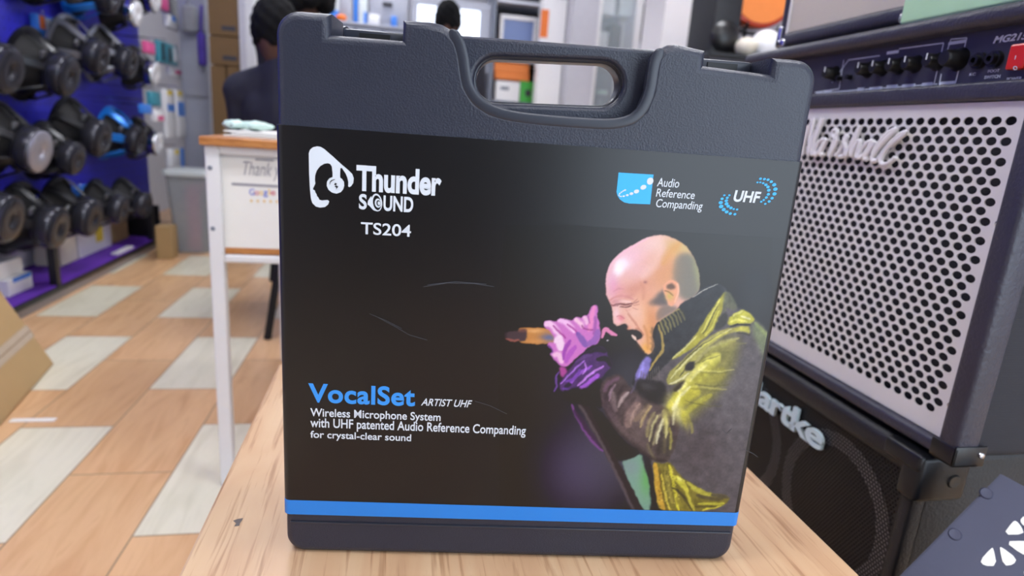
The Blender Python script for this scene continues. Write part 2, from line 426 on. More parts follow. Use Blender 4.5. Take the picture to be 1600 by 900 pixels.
# smooth bevelled lip that follows the dip
lip = fcs([(703, 47), (709, 53), (717, 65), (723, 86), (726, 110), (730, 134), (744, 157), (767, 173), (800, 182), (850, 188), (930, 194), (962, 194), (989, 187), (1006, 170), (1017, 141), (1021, 111), (1025, 92), (1031, 82), (1036, 77)])
for k in range(2):
    q = [lip[0]]
    for a, b in zip(lip, lip[1:]): q += [(a[0]*.75+b[0]*.25, a[1]*.75+b[1]*.25), (a[0]*.25+b[0]*.75, a[1]*.25+b[1]*.75)]
    lip = q+[lip[-1]]
tb = tube(BM(), [A0+CUx*u+CV*v for u, v in lip], [.0037*min(1, .15+.3*min(i, len(lip)-1-i)/2) for i in range(len(lip))], 12)
for v in tb.verts:
    d = (v.co-A0).dot(CN); v.co -= CN*(d*.80+.0003)
link('handle_lip', tb, 'case_smooth', case, smooth=True)
# latches lying in the notches
for (xa, xb, ya, yb) in ((518, 628, 40, 46), (1107, 1210, 86, 93)):
    a = fc(xa, ya); b = fc(xb, yb); vv = vT-.0125
    lt = fbox(BM(), CFR, (a[0]+.001, vv-.004, -.070), (b[0]-.001, vv+.0085, -.034), .0015)
    l = link('latch', lt, 'case_smooth', case, smooth=True)
    link('latch_slot', fbox(BM(), CFR, (a[0]+.012, vv-.002, -.0345), (b[0]-.012, vv+.0062, -.0325)), 'case_dark', l)
# thin moulded rib low on the front
a = fc(460, 812); b = fc(1148, 832); vr = (a[1]+b[1])/2
link('moulded_rib', fbox(BM(), CFR, (uL+.004, vr-.0022, -.004), (uR-.004, vr, .0013), .0008), 'case_smooth', case, smooth=True)

# printed cardboard sleeve around the body
s0, s1 = fc(452, 801)[1], fc(1257, 253)[1]
s0 = (s0+fc(1157, 821)[1])/2; s1 = (s1+fc(437, 195)[1])/2
SW = .0016
sl = BM()
su0, su1 = uL-.0008, uR+.0008
def sring(o, v):
    L = rrect(su0-o, -.0965-o, su1+o, SW+o, .0050+o, 5)      # runs counter-clockwise from the front right corner
    return L
def P3(u, v, w): return A0+CUx*u+CV*v+CN*w
lo_o = [sl.verts.new(P3(u, s0, w)) for u, w in sring(0, 0)]; hi_o = [sl.verts.new(P3(u, s1, w)) for u, w in sring(0, 0)]
lo_i = [sl.verts.new(P3(u, s0, w)) for u, w in sring(-.0008, 0)]; hi_i = [sl.verts.new(P3(u, s1, w)) for u, w in sring(-.0008, 0)]
NR = len(lo_o)
for i in range(NR):
    j = (i+1) % NR
    sl.faces.new((lo_o[i], lo_o[j], hi_o[j], hi_o[i])); sl.faces.new((lo_i[j], lo_i[i], hi_i[i], hi_i[j]))
    f = sl.faces.new((hi_o[i], hi_o[j], hi_i[j], hi_i[i])); f.material_index = 1
    f = sl.faces.new((lo_o[j], lo_o[i], lo_i[i], lo_i[j])); f.material_index = 1
bmesh.ops.recalc_face_normals(sl, faces=sl.faces)
sleeve = tag(link('sleeve', sl, ['sleeve_card', 'card_edge'], case, smooth=True), 'black printed cardboard sleeve with a singer')
E0 = SW+.00012
def flat(name, loops_px, m, w=E0, th=.00016, sm=0, fr=CFR, px=fc, parent=None, uv=False):
    loops = [[px(*p) for p in L] if not uv else L for L in loops_px]
    if sm: loops = [smooth_loop(L, sm) for L in loops]
    return link(name, poly_prism(loops, fr, w, w+th), m, parent or sleeve)
# blue band along the bottom
vb = (fc(452, 779)[1]+fc(1160, 800)[1])/2
bb = BM(); bo = sring(.00022, 0); bi = sring(.00002, 0); bo = bo[:12]; bi = bi[:12]
rws = [[bb.verts.new(P3(u, v, w)) for u, w in q] for q, v in ((bo, s0+.0002), (bo, vb), (bi, vb), (bi, s0+.0002))]
for r in range(4):
    for i in range(len(bo)-1): bb.faces.new((rws[r][i], rws[r][i+1], rws[(r+1) % 4][i+1], rws[(r+1) % 4][i]))
bmesh.ops.recalc_face_normals(bb, faces=bb.faces)
link('blue_band', bb, 'blue_ink', sleeve, smooth=True)
def text(name, s, lb, rt, m, bold=0, shear=0, fr=CFR, px=fc, w=E0, th=.00016, parent=None, slope=None, space=1.0):
    """lb, rt: pixels of the left-bottom and right-top corners of the lettering in the photo"""
    a = px(*lb); b = px(*rt)
    sh = shear
    return link(name, text_mesh(s, fr, (a[0], a[1], b[0]-sh*(b[1]-a[1]), b[1]), w+th/2, th, bold, sh, space), m, parent or sleeve)
# logo, top left  (crop scale 5.296 from (470,215))
def c7(L): return [(470+x/5.296, 215+y/5.296) for x, y in L]
outer = c7([(72, 130), (82, 100), (105, 80), (140, 72), (170, 76), (200, 95), (270, 155), (340, 220), (400, 270), (430, 300), (442, 335), (438, 375), (420, 400), (405, 408), (396, 400), (398, 370), (390, 330), (375, 295), (345, 250),
            (332, 252), (330, 290), (330, 330), (345, 340), (362, 365), (364, 395), (355, 425), (335, 450), (300, 462), (262, 452), (235, 430), (220, 398), (222, 362), (242, 335), (268, 325),
            (268, 290), (262, 240), (250, 218), (230, 211), (200, 215), (165, 235), (138, 270), (124, 310), (122, 350), (126, 378), (108, 415), (106, 428), (122, 436), (126, 455), (136, 465), (138, 482), (150, 492), (158, 512), (180, 518), (225, 514), (240, 525), (232, 550), (205, 572), (165, 577), (130, 568), (102, 540), (90, 505), (82, 430), (75, 300)])
flat('headphone_emblem', [outer], 'white_ink')
flat('emblem_arc', [c7([(243, 385), (245, 365), (258, 350), (285, 342), (288, 346), (265, 356), (250, 370), (247, 387)])], 'case_dark', w=E0+.0002)
flat('emblem_bolt', [c7([(290, 372), (305, 380), (296, 392), (316, 403), (296, 428), (300, 412), (284, 402), (296, 394), (280, 388)])], 'case_dark', w=E0+.0002)
text('thunder_lettering', 'Thunder', (557.5, 298), (691, 266.5), 'white_ink', bold=.035, space=.98)
for s, lb, rt in (('S', (561.5, 326.5), (574, 303)), ('UND', (599.5, 329), (646.5, 307.8))):
    text('sound_lettering', s, lb, rt, 'white_ink', bold=.03)
def c7p(x, y): return (470+x/5.296, 215+y/5.296)
def ell(cx, cy, rx, ry, rot=0, n=22):
    c, s = math.cos(math.radians(rot)), math.sin(math.radians(rot))
    return [(cx+rx*math.cos(t)*c-ry*math.sin(t)*s, cy+rx*math.cos(t)*s+ry*math.sin(t)*c) for t in [2*math.pi*i/n for i in range(n)]]
flat('sound_speaker_mark', [c7([(560, 520), (585, 482), (592, 500), (588, 540), (600, 575), (622, 606), (600, 595), (575, 565), (556, 550)])], 'white_ink')
flat('sound_speaker_mark', [c7(ell(632, 535, 44, 74, -8)), c7(ell(634, 537, 33, 62, -8))], 'white_ink')
flat('sound_speaker_mark', [c7(ell(642, 540, 26, 38, -8)), c7(ell(646, 540, 17, 25, -8))], 'white_ink')
flat('sound_speaker_mark', [c7(ell(650, 541, 11, 16, -8))], 'white_ink')
text('model_number', 'TS204', (564.5, 365), (643, 351), 'white_ink', bold=.012)
# companding badge, right  (crop scale 4.324 from (900,230))
def c4(L): return [(900+x/4.324, 230+y/4.324) for x, y in L]
flat('companding_badge', [c4([(284, 170), (519, 184), (496, 384), (352, 378), (320, 370), (292, 350), (276, 325), (270, 300)])], 'sky_ink')
for (x, y, a, b, r) in ((496, 228, 21, 25, 30), (450, 269, 21, 15, -25), (404, 297, 18, 13, -20), (370, 312, 13, 9, -15), (342, 322, 10, 7, -12), (318, 329, 9, 5, -8), (299, 331, 7, 4, 0), (287, 325, 7, 4, 50), (291, 312, 7, 4, -40), (303, 302, 7, 4, -35), (315, 294, 7, 4, -30), (327, 288, 8, 5, -20)):
    flat('badge_dot', [c4(ell(x, y, a, b, r, 14))], 'white_ink', w=E0+.0002)
for s, lb, rt in (('Audio', (1025, 290.8), (1062, 279.7)), ('Reference', (1023.5, 306.8), (1086, 298)), ('Companding', (1022, 327), (1098, 315))):
    text('companding_lettering', s, lb, rt, 'white_ink', bold=.004, shear=.1)
def c8(x, y): return (1100+x/10, 260+y/10)
text('uhf_lettering', 'UHF', (1143, 314.5), (1188, 299.5), 'white_ink', bold=.03, shear=.12)
for (x, y, a) in ((865, 190, 24), (925, 195, 24), (982, 206, 25), (1032, 236, 28), (1078, 284, 34), (1096, 352, 36), (1082, 426, 34), (1045, 493, 27), (1000, 543, 25), (940, 580, 20),
                  (818, 247, 17), (862, 247, 18), (906, 259, 20), (948, 284, 27), (980, 318, 28), (994, 368, 29), (986, 432, 27), (956, 482, 24), (915, 521, 20), (876, 547, 20),
                  (303, 447, 20), (267, 502, 26), (245, 562, 34), (252, 622, 37), (292, 670, 33), (338, 706, 31), (394, 733, 27), (467, 742, 24),
                  (380, 447, 19), (347, 486, 24), (332, 532, 28), (336, 580, 32), (362, 618, 29), (405, 645, 27), (448, 663, 20), (500, 668, 20)):
    cx, cy = c8(x, y); flat('uhf_dot', [ell(cx, cy, a/10, a*.075, -20, 10)], 'sky_ink')
text('vocalset_lettering', 'VocalSet', (483, 627), (649.5, 604), 'title_ink', bold=.028, space=1.06)
text('artist_lettering', 'ARTIST UHF', (658, 632), (738, 624), 'white_ink', bold=.012, shear=.25)
for s, lb, rt in (('Wireless Microphone System', (486, 652.5), (689, 644)), ('with UHF patented Audio Reference Companding', (486, 670), (822, 664)), ('for crystal-clear sound', (486, 685.5), (643, 677))):
    text('small_print', s, lb, rt, 'white_ink', bold=.012)

# pale scratches in the card
MM('scratch', (62, 64, 72), .6)
for L in ([(662, 447), (700, 441), (740, 442), (772, 447)], [(668, 444), (712, 439), (760, 443)], [(578, 489), (605, 500), (628, 512)], [(590, 494), (618, 509), (640, 522), (668, 530)], [(742, 625), (765, 632), (792, 645)], [(1126, 668), (1134, 676), (1142, 668)], [(1160, 700), (1174, 706), (1182, 712)]):
    up_ = [(x, y-.45) for x, y in L]; dn_ = [(x, y+.45) for x, y in L[::-1]]
    flat('scratch', [up_+dn_], 'scratch', w=E0+.0003, th=.0001)

# ------------------------------------------------------------------ the printed singer: a flat picture, painted shape by shape into the colours of a fine grid
PX0, PY0, PX1, PY1, SS = 780, 352, 1206, 806, 2.0
PWd, PHt = int((PX1-PX0)*SS), int((PY1-PY0)*SS)
yy, xx = np.mgrid[0:PHt, 0:PWd]; GX = PX0+(xx+.5)/SS; GY = PY0+(yy+.5)/SS
def blur(a, s):
    s *= SS
    if s < .3: return a
    k = int(max(1, round(s*2.5))); w = np.exp(-.5*(np.arange(-k, k+1)/s)**2); w /= w.sum()
    for ax in (0, 1):
        pad = [(k, k) if i == ax else (0, 0) for i in range(2)]
        p = np.pad(a, pad, mode='edge'); n = a.shape[ax]
        a = sum(w[i]*(p[i:i+n] if ax == 0 else p[:, i:i+n]) for i in range(2*k+1))
    return a
def pmask(P, soft=.5):
    m = np.zeros((PHt, PWd)); P = np.array(P, float)
    pad = soft*3+2
    x0, x1 = max(0, int((P[:, 0].min()-pad-PX0)*SS)), min(PWd, int((P[:, 0].max()+pad-PX0)*SS)+1)
    y0, y1 = max(0, int((P[:, 1].min()-pad-PY0)*SS)), min(PHt, int((P[:, 1].max()+pad-PY0)*SS)+1)
    if x1 <= x0 or y1 <= y0: return m, (0, 0, 1, 1)
    X, Yq = GX[y0:y1, x0:x1], GY[y0:y1, x0:x1]; ins = np.zeros(X.shape, bool)
    for i in range(len(P)):
        a, b = P[i], P[(i+1) % len(P)]
        if a[1] == b[1]: continue
        c = (a[1] > Yq) != (b[1] > Yq)
        ins ^= c & (X < (b[0]-a[0])*(Yq-a[1])/(b[1]-a[1])+a[0])
    m[y0:y1, x0:x1] = blur(ins.astype(float), soft); return m, (y0, y1, x0, x1)
IMG = np.zeros((PHt, PWd, 3)); PRINT_BG = (17, 17, 20)
IMG[:] = PRINT_BG
def comp(m, c, a=1.0):
    global IMG
    k = (m*a)[..., None]; IMG = IMG*(1-k)+np.array(c, float)*k
def poly(P, c, soft=.5, a=1.0, sm=1, clip=None):
    if sm: P = smooth_loop(P, sm)
    m, _ = pmask(P, soft)
    if clip is not None: m = m*clip
    comp(m, c, a); return m
def blob(x, y, rx, ry, c, a=1.0, rot=0, p=1.0, clip=None):
    t = math.radians(rot); dx, dy = GX-x, GY-y
    u = (dx*math.cos(t)+dy*math.sin(t))/rx; v = (-dx*math.sin(t)+dy*math.cos(t))/ry
    m = np.exp(-(u*u+v*v)**p)
    if clip is not None: m = m*clip
    comp(m, c, a)
def stroke(P, w, c, a=1.0, soft=.6, clip=None, taper=True):
    # smooth polyline brush
    for _ in range(2):
        q = [P[0]]
        for s, t in zip(P, P[1:]): q += [(s[0]*.75+t[0]*.25, s[1]*.75+t[1]*.25), (s[0]*.25+t[0]*.75, s[1]*.25+t[1]*.75)]
        P = q+[P[-1]]
    d = np.full((PHt, PWd), 1e3); n = len(P)-1
    for i in range(n):
        ax, ay = P[i]; bx, by = P[i+1]; L2 = (bx-ax)**2+(by-ay)**2+1e-9
        r = 4*w+4
        x0, x1 = max(0, int((min(ax, bx)-r-PX0)*SS)), min(PWd, int((max(ax, bx)+r-PX0)*SS)); y0, y1 = max(0, int((min(ay, by)-r-PY0)*SS)), min(PHt, int((max(ay, by)+r-PY0)*SS))
        if x1 <= x0 or y1 <= y0: continue
        X, Yq = GX[y0:y1, x0:x1], GY[y0:y1, x0:x1]
        t = np.clip(((X-ax)*(bx-ax)+(Yq-ay)*(by-ay))/L2, 0, 1); dd = np.hypot(X-ax-t*(bx-ax), Yq-ay-t*(by-ay))
        if taper:
            s = (i+t)/n; wl_ = .25+.75*np.clip(4*s*(1-s), 0, 1)**.6; dd = dd/wl_
        d[y0:y1, x0:x1] = np.minimum(d[y0:y1, x0:x1], dd)
    m = np.clip((w/2+soft-d)/(2*soft), 0, 1)
    if clip is not None: m = m*clip
    comp(m, c, a)
def R_(x0, y0, s, L): return [(x0+x/s, y0+y/s) for x, y in L]
# smoke and stage glow
blob(905, 735, 75, 85, (82, 72, 108), .75); blob(960, 690, 60, 90, (88, 88, 104), .55); blob(985, 590, 60, 60, (84, 86, 98), .55)
blob(1180, 480, 60, 110, (74, 78, 84), .55); blob(870, 600, 60, 60, (50, 50, 62), .5)
# jacket body
jk = [(1092, 452), (1124, 442), (1136, 453), (1150, 482), (1162, 484), (1180, 500), (1196, 513), (1204, 532), (1216, 580), (1216, 660), (1216, 740), (1216, 815), (1034, 815), (1018, 735), (1008, 640), (985, 612), (990, 590), (1002, 568), (1030, 540), (1060, 500)]
poly(jk, (88, 83, 88), 1.6)
blob(1150, 640, 40, 80, (98, 94, 100), .7); blob(1090, 700, 40, 45, (74, 66, 70), .7)
# green light between stand and jacket
gm = poly([(968, 722), (985, 714), (1002, 707), (1006, 730), (1014, 750), (1018, 800), (1004, 800)], (120, 158, 140), 1.2)
blob(1010, 745, 10, 28, (96, 170, 84), .8, clip=gm); blob(985, 730, 14, 14, (128, 142, 150), .6, clip=gm)
# dark far arm
poly([(918, 626), (948, 650), (975, 690), (1003, 706), (990, 715), (965, 722), (950, 706), (932, 668)], (34, 31, 36), 1.0)
# stand
stroke([(893, 632), (905, 660), (925, 690), (942, 705)], 5, (132, 70, 150), .8, 1.5); stroke([(897, 640), (915, 668), (940, 700)], 7, (60, 40, 66), .8, 1.5)
stroke([(908, 628), (945, 695), (975, 752), (1002, 806)], 13, (48, 42, 46), 1, 1, taper=False); stroke([(904, 630), (940, 692), (968, 750), (990, 800)], 5, (98, 86, 92), .7, 1.5, taper=False)
# turtleneck
tn = poly([(1094, 449), (1124, 442), (1136, 454), (1128, 470), (1090, 520), (1048, 562), (1010, 600), (985, 606), (992, 578), (1005, 556), (1020, 545), (1026, 505), (1060, 480), (1068, 470)], (48, 50, 55), .8)
poly([(994, 578), (1004, 562), (1010, 556), (1018, 558), (1014, 580), (1003, 600), (991, 598)], (128, 116, 190), 1.0)
stroke([(1006, 565), (998, 590)], 5, (150, 140, 220), .8, 1.2)
for i in range(7):
    x, y = 1030+i*5.2, 499-i*2.9
    stroke([(x, y), (x+6, y+11), (x+9, y+24-i)], 3.2, (142, 134, 78), .85-.05*i, .8)
    stroke([(x+3, y+1), (x+9, y+12)], 1.2, (58, 56, 46), .6, .5)
stroke([(1026, 503), (1040, 493), (1062, 482)], 3, (168, 150, 82), .9, .8)
stroke([(1028, 506), (1034, 525), (1036, 548), (1024, 562), (1014, 580)], 4.5, (176, 150, 78), .9, .9)
for i in range(9):
    t = i/8; stroke([(1003+t*26, 578+6*math.sin(t*5)), (1000+t*30, 596)], 1.6, (116, 104, 100), .6, .5)
stroke([(1081, 465), (1096, 455), (1122, 443)], 1.4, (190, 188, 176), .9, .5)
# head
hd = [(946, 440), (948, 424), (955, 408), (969, 394), (989, 382), (1009, 371), (1026, 366.5), (1043, 368), (1061, 376), (1076, 388), (1086, 406), (1092, 424), (1094, 452), (1082, 464), (1066, 472), (1056, 485), (1027, 502), (1021, 512),
      (1018, 523), (1022, 534), (1021, 546), (1016, 553), (1009, 553), (1002, 542), (996, 535), (993, 531), (985, 521), (992, 514), (979, 515), (981, 510), (976, 505), (965, 509.5), (959, 508), (957, 502), (957, 485), (955, 479), (950, 467), (946.5, 458)]
hm = poly(hd, (232, 176, 158), .7, sm=1)
blob(985, 400, 36, 26, (242, 192, 210), .85, -30, clip=hm); blob(1028, 382, 26, 18, (244, 208, 206), .85, clip=hm); blob(955, 440, 14, 30, (236, 186, 214), .8, clip=hm)
blob(1050, 420, 22, 40, (222, 160, 108), .85, 20, clip=hm); blob(1055, 388, 22, 14, (214, 176, 108), .8, 35, clip=hm)
poly([(1053, 408), (1062, 396), (1078, 392), (1100, 410), (1100, 470), (1062, 470), (1058, 445), (1050, 436)], (122, 120, 110), 3.5, .95, clip=hm)
blob(1090, 420, 7, 40, (156, 160, 112), .8, -8, clip=hm); blob(1070, 385, 14, 8, (206, 188, 116), .7, 40, clip=hm)
blob(968, 418, 9, 14, (255, 252, 255), 1, 25, 1.6, clip=hm); blob(974, 412, 11, 10, (252, 236, 250), .8, clip=hm)
blob(1003, 443, 22, 14, (220, 152, 128), .7, clip=hm); blob(965, 452, 14, 10, (226, 146, 156), .6, clip=hm)
blob(1010, 490, 22, 26, (234, 172, 130), .9, clip=hm); blob(992, 490, 14, 12, (240, 196, 180), .7, clip=hm)
blob(1016, 520, 10, 26, (232, 164, 92), .8, clip=hm); blob(1010, 545, 10, 10, (236, 170, 70), .85, clip=hm)
blob(1030, 425, 24, 30, (214, 146, 96), .6, 15, clip=hm); blob(1000, 425, 24, 12, (236, 184, 190), .6, -25, clip=hm); stroke([(1030, 372), (1032, 392), (1022, 412), (1004, 432)], 14, (242, 200, 190), .5, 6, clip=hm); stroke([(1062, 380), (1046, 394), (1036, 412)], 12, (222, 160, 84), .6, 5, clip=hm); blob(958, 446, 6, 16, (232, 160, 190), .6, clip=hm); stroke([(948, 425), (957, 406), (985, 386), (1015, 370)], 3, (250, 190, 220), .6, 2, clip=hm)
blob(990, 452, 16, 8, (206, 134, 116), .6, -10, clip=hm); blob(1008, 462, 16, 10, (226, 160, 128), .6, clip=hm)
# temple / sideburn shade
poly([(1012, 474), (1030, 458), (1036, 450), (1042, 462), (1046, 478), (1034, 478), (1016, 476)], (98, 92, 92), 2.6, .95, clip=hm)
poly([(1032, 478), (1048, 476), (1062, 482), (1030, 500), (1026, 505), (1024, 490)], (126, 112, 104), 2, .9)
# brow and eye
stroke([(950, 470), (963, 462), (978, 462), (990, 468)], 3, (206, 132, 130), .8, 1.4, clip=hm)
stroke([(957, 478), (965, 474), (976, 476), (988, 474)], 2.6, (110, 56, 60), .95, .9, clip=hm); stroke([(960, 471), (972, 470), (985, 472)], 4, (244, 206, 204), .8, 1.2, clip=hm)
stroke([(986, 476), (998, 470)], 1.6, (150, 90, 84), .7, .8, clip=hm); blob(1008, 441, 3, 2, (140, 80, 84), .7, clip=hm)
blob(962, 471, 9, 3.6, (190, 112, 116), .6, -10, clip=hm); blob(972, 462, 12, 5, (222, 150, 146), .6, clip=hm); blob(985, 462, 9, 4, (206, 134, 120), .5, -20, clip=hm)
stroke([(951, 474), (957, 478), (966, 477)], 2.4, (120, 58, 66), .8, .9, clip=hm); stroke([(968, 479), (978, 480), (987, 477)], 1.8, (92, 44, 48), .9, .7, clip=hm); stroke([(975, 483), (985, 484)], 2, (226, 160, 150), .7, 1, clip=hm)
for L in ([(988, 474), (996, 466)], [(989, 477), (999, 475)], [(988, 480), (997, 484)]): stroke(L, 1.1, (170, 100, 90), .6, .6, clip=hm)
stroke([(958, 456), (966, 450), (976, 452)], 1.2, (200, 130, 138), .6, .9, clip=hm); stroke([(1000, 440), (1006, 452), (1004, 468)], 5, (206, 138, 112), .45, 2.5, clip=hm)
blob(1020, 500, 10, 26, (206, 132, 86), .6, -8, clip=hm); blob(998, 500, 9, 9, (236, 180, 152), .6, clip=hm); stroke([(980, 490), (991, 502), (999, 514)], 2.6, (190, 116, 92), .65, 1.4, clip=hm)
stroke([(1006, 508), (1012, 526), (1012, 546)], 4, (190, 120, 66), .5, 2, clip=hm); stroke([(1018, 512), (1022, 530), (1018, 550)], 3, (110, 84, 62), .7, 1.6, clip=hm)
# nose
blob(963, 490, 6, 12, (246, 208, 216), .8, clip=hm); blob(970, 497, 5, 5, (226, 120, 132), .8, clip=hm); blob(966, 502, 6, 4, (250, 190, 200), .7, clip=hm); stroke([(963, 495), (969, 492), (976, 498)], 1.5, (190, 96, 110), .7, .6, clip=hm)
stroke([(978, 484), (986, 496), (994, 508)], 2, (206, 140, 120), .6, 1.4, clip=hm)
# mouth
poly([(977, 516), (992, 514), (1001, 518), (1005, 525), (999, 530), (994, 532), (987, 521)], (40, 26, 28), .8)
poly([(985, 522), (990, 523), (995, 527), (994, 533), (990, 530)], (236, 206, 190), .6); blob(981, 512, 4, 3, (232, 150, 120), .9)
stroke([(992, 512), (1001, 515), (1006, 524)], 1.6, (180, 110, 80), .8, .8)
poly([(976, 505), (981, 510), (979, 515), (972, 512), (964, 510)], (44, 38, 44), 1.0, .9)
for i in range(14): blob(1019+2*math.sin(i*2.1), 512+i*3, 2.4, 2.2, (112, 84, 60), .45)
stroke([(994, 537), (1002, 545), (1008, 554)], 2.5, (96, 66, 40), .7, 1)
# ear
em = poly([(1037, 445), (1042, 439), (1050, 437), (1059, 440), (1062, 448), (1061, 460), (1057, 470), (1051, 478), (1045, 478), (1043, 472), (1040, 465), (1036, 456)], (236, 166, 130), .7)
poly([(1041, 446), (1047, 442), (1054, 444), (1056, 450), (1050, 452), (1042, 452)], (92, 70, 60), 1.2, .85); blob(1046, 462, 6, 7, (206, 176, 92), .9); stroke([(1038, 454), (1046, 456), (1052, 462)], 1.8, (120, 86, 50), .8, .7)
stroke([(1058, 442), (1061, 455), (1054, 472)], 2.4, (248, 190, 160), .9, .8)
# microphone
mc = poly(R_(770, 460, 5.296, [(205, 285), (235, 272), (430, 275), (520, 300), (520, 400), (440, 410), (240, 408), (210, 385)]), (196, 132, 70), .8)
blob(835, 517, 14, 3, (232, 176, 112), .8, clip=mc); blob(857, 528, 12, 7, (92, 104, 156), .9, clip=mc); blob(838, 533, 16, 3, (214, 150, 84), .7, clip=mc)
poly(R_(770, 460, 5.296, [(80, 315), (95, 305), (200, 298), (280, 285), (285, 380), (215, 388), (130, 382), (95, 365), (82, 345)]), (74, 60, 66), .9)
stroke(R_(770, 460, 5.296, [(100, 368), (150, 380), (215, 380)]), 4, (168, 96, 84), .8, 1); stroke(R_(770, 460, 5.296, [(210, 296), (280, 300)]), 6, (120, 78, 70), .7, 1.2)
# black mic head behind the hand
poly([(938, 508), (950, 504), (962, 506), (966, 516), (964, 535), (950, 552), (930, 548), (936, 530)], (30, 28, 32), .9); blob(949.5, 531, 1.4, 1.2, (250, 240, 250), 1)
stroke(R_(770, 460, 5.296, [(905, 355), (915, 295), (940, 285), (975, 315), (1025, 340)]), 7, (222, 132, 176), 1, .8)
# hand
hn = poly(R_(770, 460, 5.296, [(415, 240), (440, 215), (490, 215), (525, 225), (545, 195), (590, 195), (630, 212), (655, 210), (680, 188), (715, 190), (735, 200), (745, 175), (785, 172), (805, 110), (840, 82), (868, 85), (870, 130), (862, 180), (885, 230), (885, 270), (890, 330), (880, 400), (800, 430), (720, 500), (620, 590), (580, 600), (540, 575), (490, 520), (470, 490), (500, 460), (445, 430), (455, 400), (510, 395), (500, 340), (470, 300), (430, 275)]), (206, 116, 196), .8)
for L, w, c, a in (([(435, 245), (480, 240), (530, 300), (560, 350)], 10, (248, 206, 236), .9), ([(545, 215), (590, 220), (650, 270), (670, 310)], 9, (246, 200, 238), .9), ([(680, 205), (720, 230), (745, 270)], 7, (248, 206, 224), .9), ([(760, 190), (775, 240)], 7, (244, 196, 224), .9),
                   ([(845, 95), (820, 150), (815, 230), (790, 300)], 8, (236, 140, 196), .95), ([(520, 380), (550, 370), (560, 450)], 14, (250, 222, 240), .9), ([(500, 500), (540, 490), (570, 560)], 9, (246, 200, 226), .9)):
    stroke(R_(770, 460, 5.296, L), w, c, a, 2, clip=hn)
for L, w, c, a in (([(500, 255), (560, 320), (600, 360)], 3, (160, 52, 140), .8), ([(610, 240), (680, 290), (700, 330)], 3, (170, 60, 150), .8), ([(730, 250), (760, 285), (830, 290)], 2.5, (150, 60, 130), .8), ([(640, 380), (600, 440), (580, 540)], 6, (150, 60, 170), .7), ([(700, 320), (740, 380), (770, 430)], 9, (120, 84, 170), .7), ([(845, 180), (850, 270), (830, 330)], 5, (150, 80, 160), .6), ([(680, 430), (640, 480), (600, 560)], 8, (176, 80, 190), .7), ([(450, 430), (490, 470)], 6, (96, 50, 130), .8), ([(870, 300), (850, 380), (780, 420)], 10, (140, 92, 176), .7), ([(780, 178), (800, 240)], 2, (150, 60, 140), .7)):
    stroke(R_(770, 460, 5.296, L), w, c, min(1, a*1.15), 1.2, clip=hn)
poly(R_(770, 460, 5.296, [(545, 590), (600, 600), (620, 640), (580, 690), (555, 660)]), (176, 70, 150), 1.2)
# cuff
cf = poly(R_(770, 460, 5.296, [(545, 730), (580, 690), (640, 600), (760, 480), (880, 420), (930, 440), (960, 520), (990, 590), (900, 680), (840, 760), (760, 800), (640, 815), (560, 800)]), (78, 50, 104), 1)
for L, w, c in (([(560, 740), (640, 650), (760, 540)], 3, (170, 110, 216)), ([(640, 740), (720, 640), (820, 590)], 5, (150, 82, 200)), ([(700, 760), (800, 660), (920, 590)], 4, (196, 130, 226)), ([(720, 780), (820, 720), (870, 660)], 8, (160, 84, 206)), ([(760, 560), (770, 620), (740, 660)], 3, (186, 120, 220)), ([(600, 720), (680, 700), (720, 620)], 5, (110, 60, 160)), ([(580, 780), (660, 790)], 4, (96, 60, 150)), ([(760, 480), (860, 440), (930, 470)], 10, (44, 36, 50)), ([(860, 540), (940, 520), (990, 600)], 9, (36, 30, 38)), ([(600, 760), (640, 740)], 5, (40, 28, 52)), ([(680, 560), (740, 520), (820, 500)], 5, (92, 62, 120))):
    stroke(R_(770, 460, 5.296, L), w, c, .9, 1, clip=cf)
stroke(R_(770, 460, 5.296, [(545, 640), (520, 690), (530, 760), (505, 805)]), 3, (112, 70, 160), .9, .8)
poly(R_(860, 580, 3.91, [(60, 130), (150, 95), (200, 110), (260, 60), (310, 40), (320, 120), (330, 230), (240, 210), (150, 200), (90, 180)]), (36, 31, 36), 1.2)
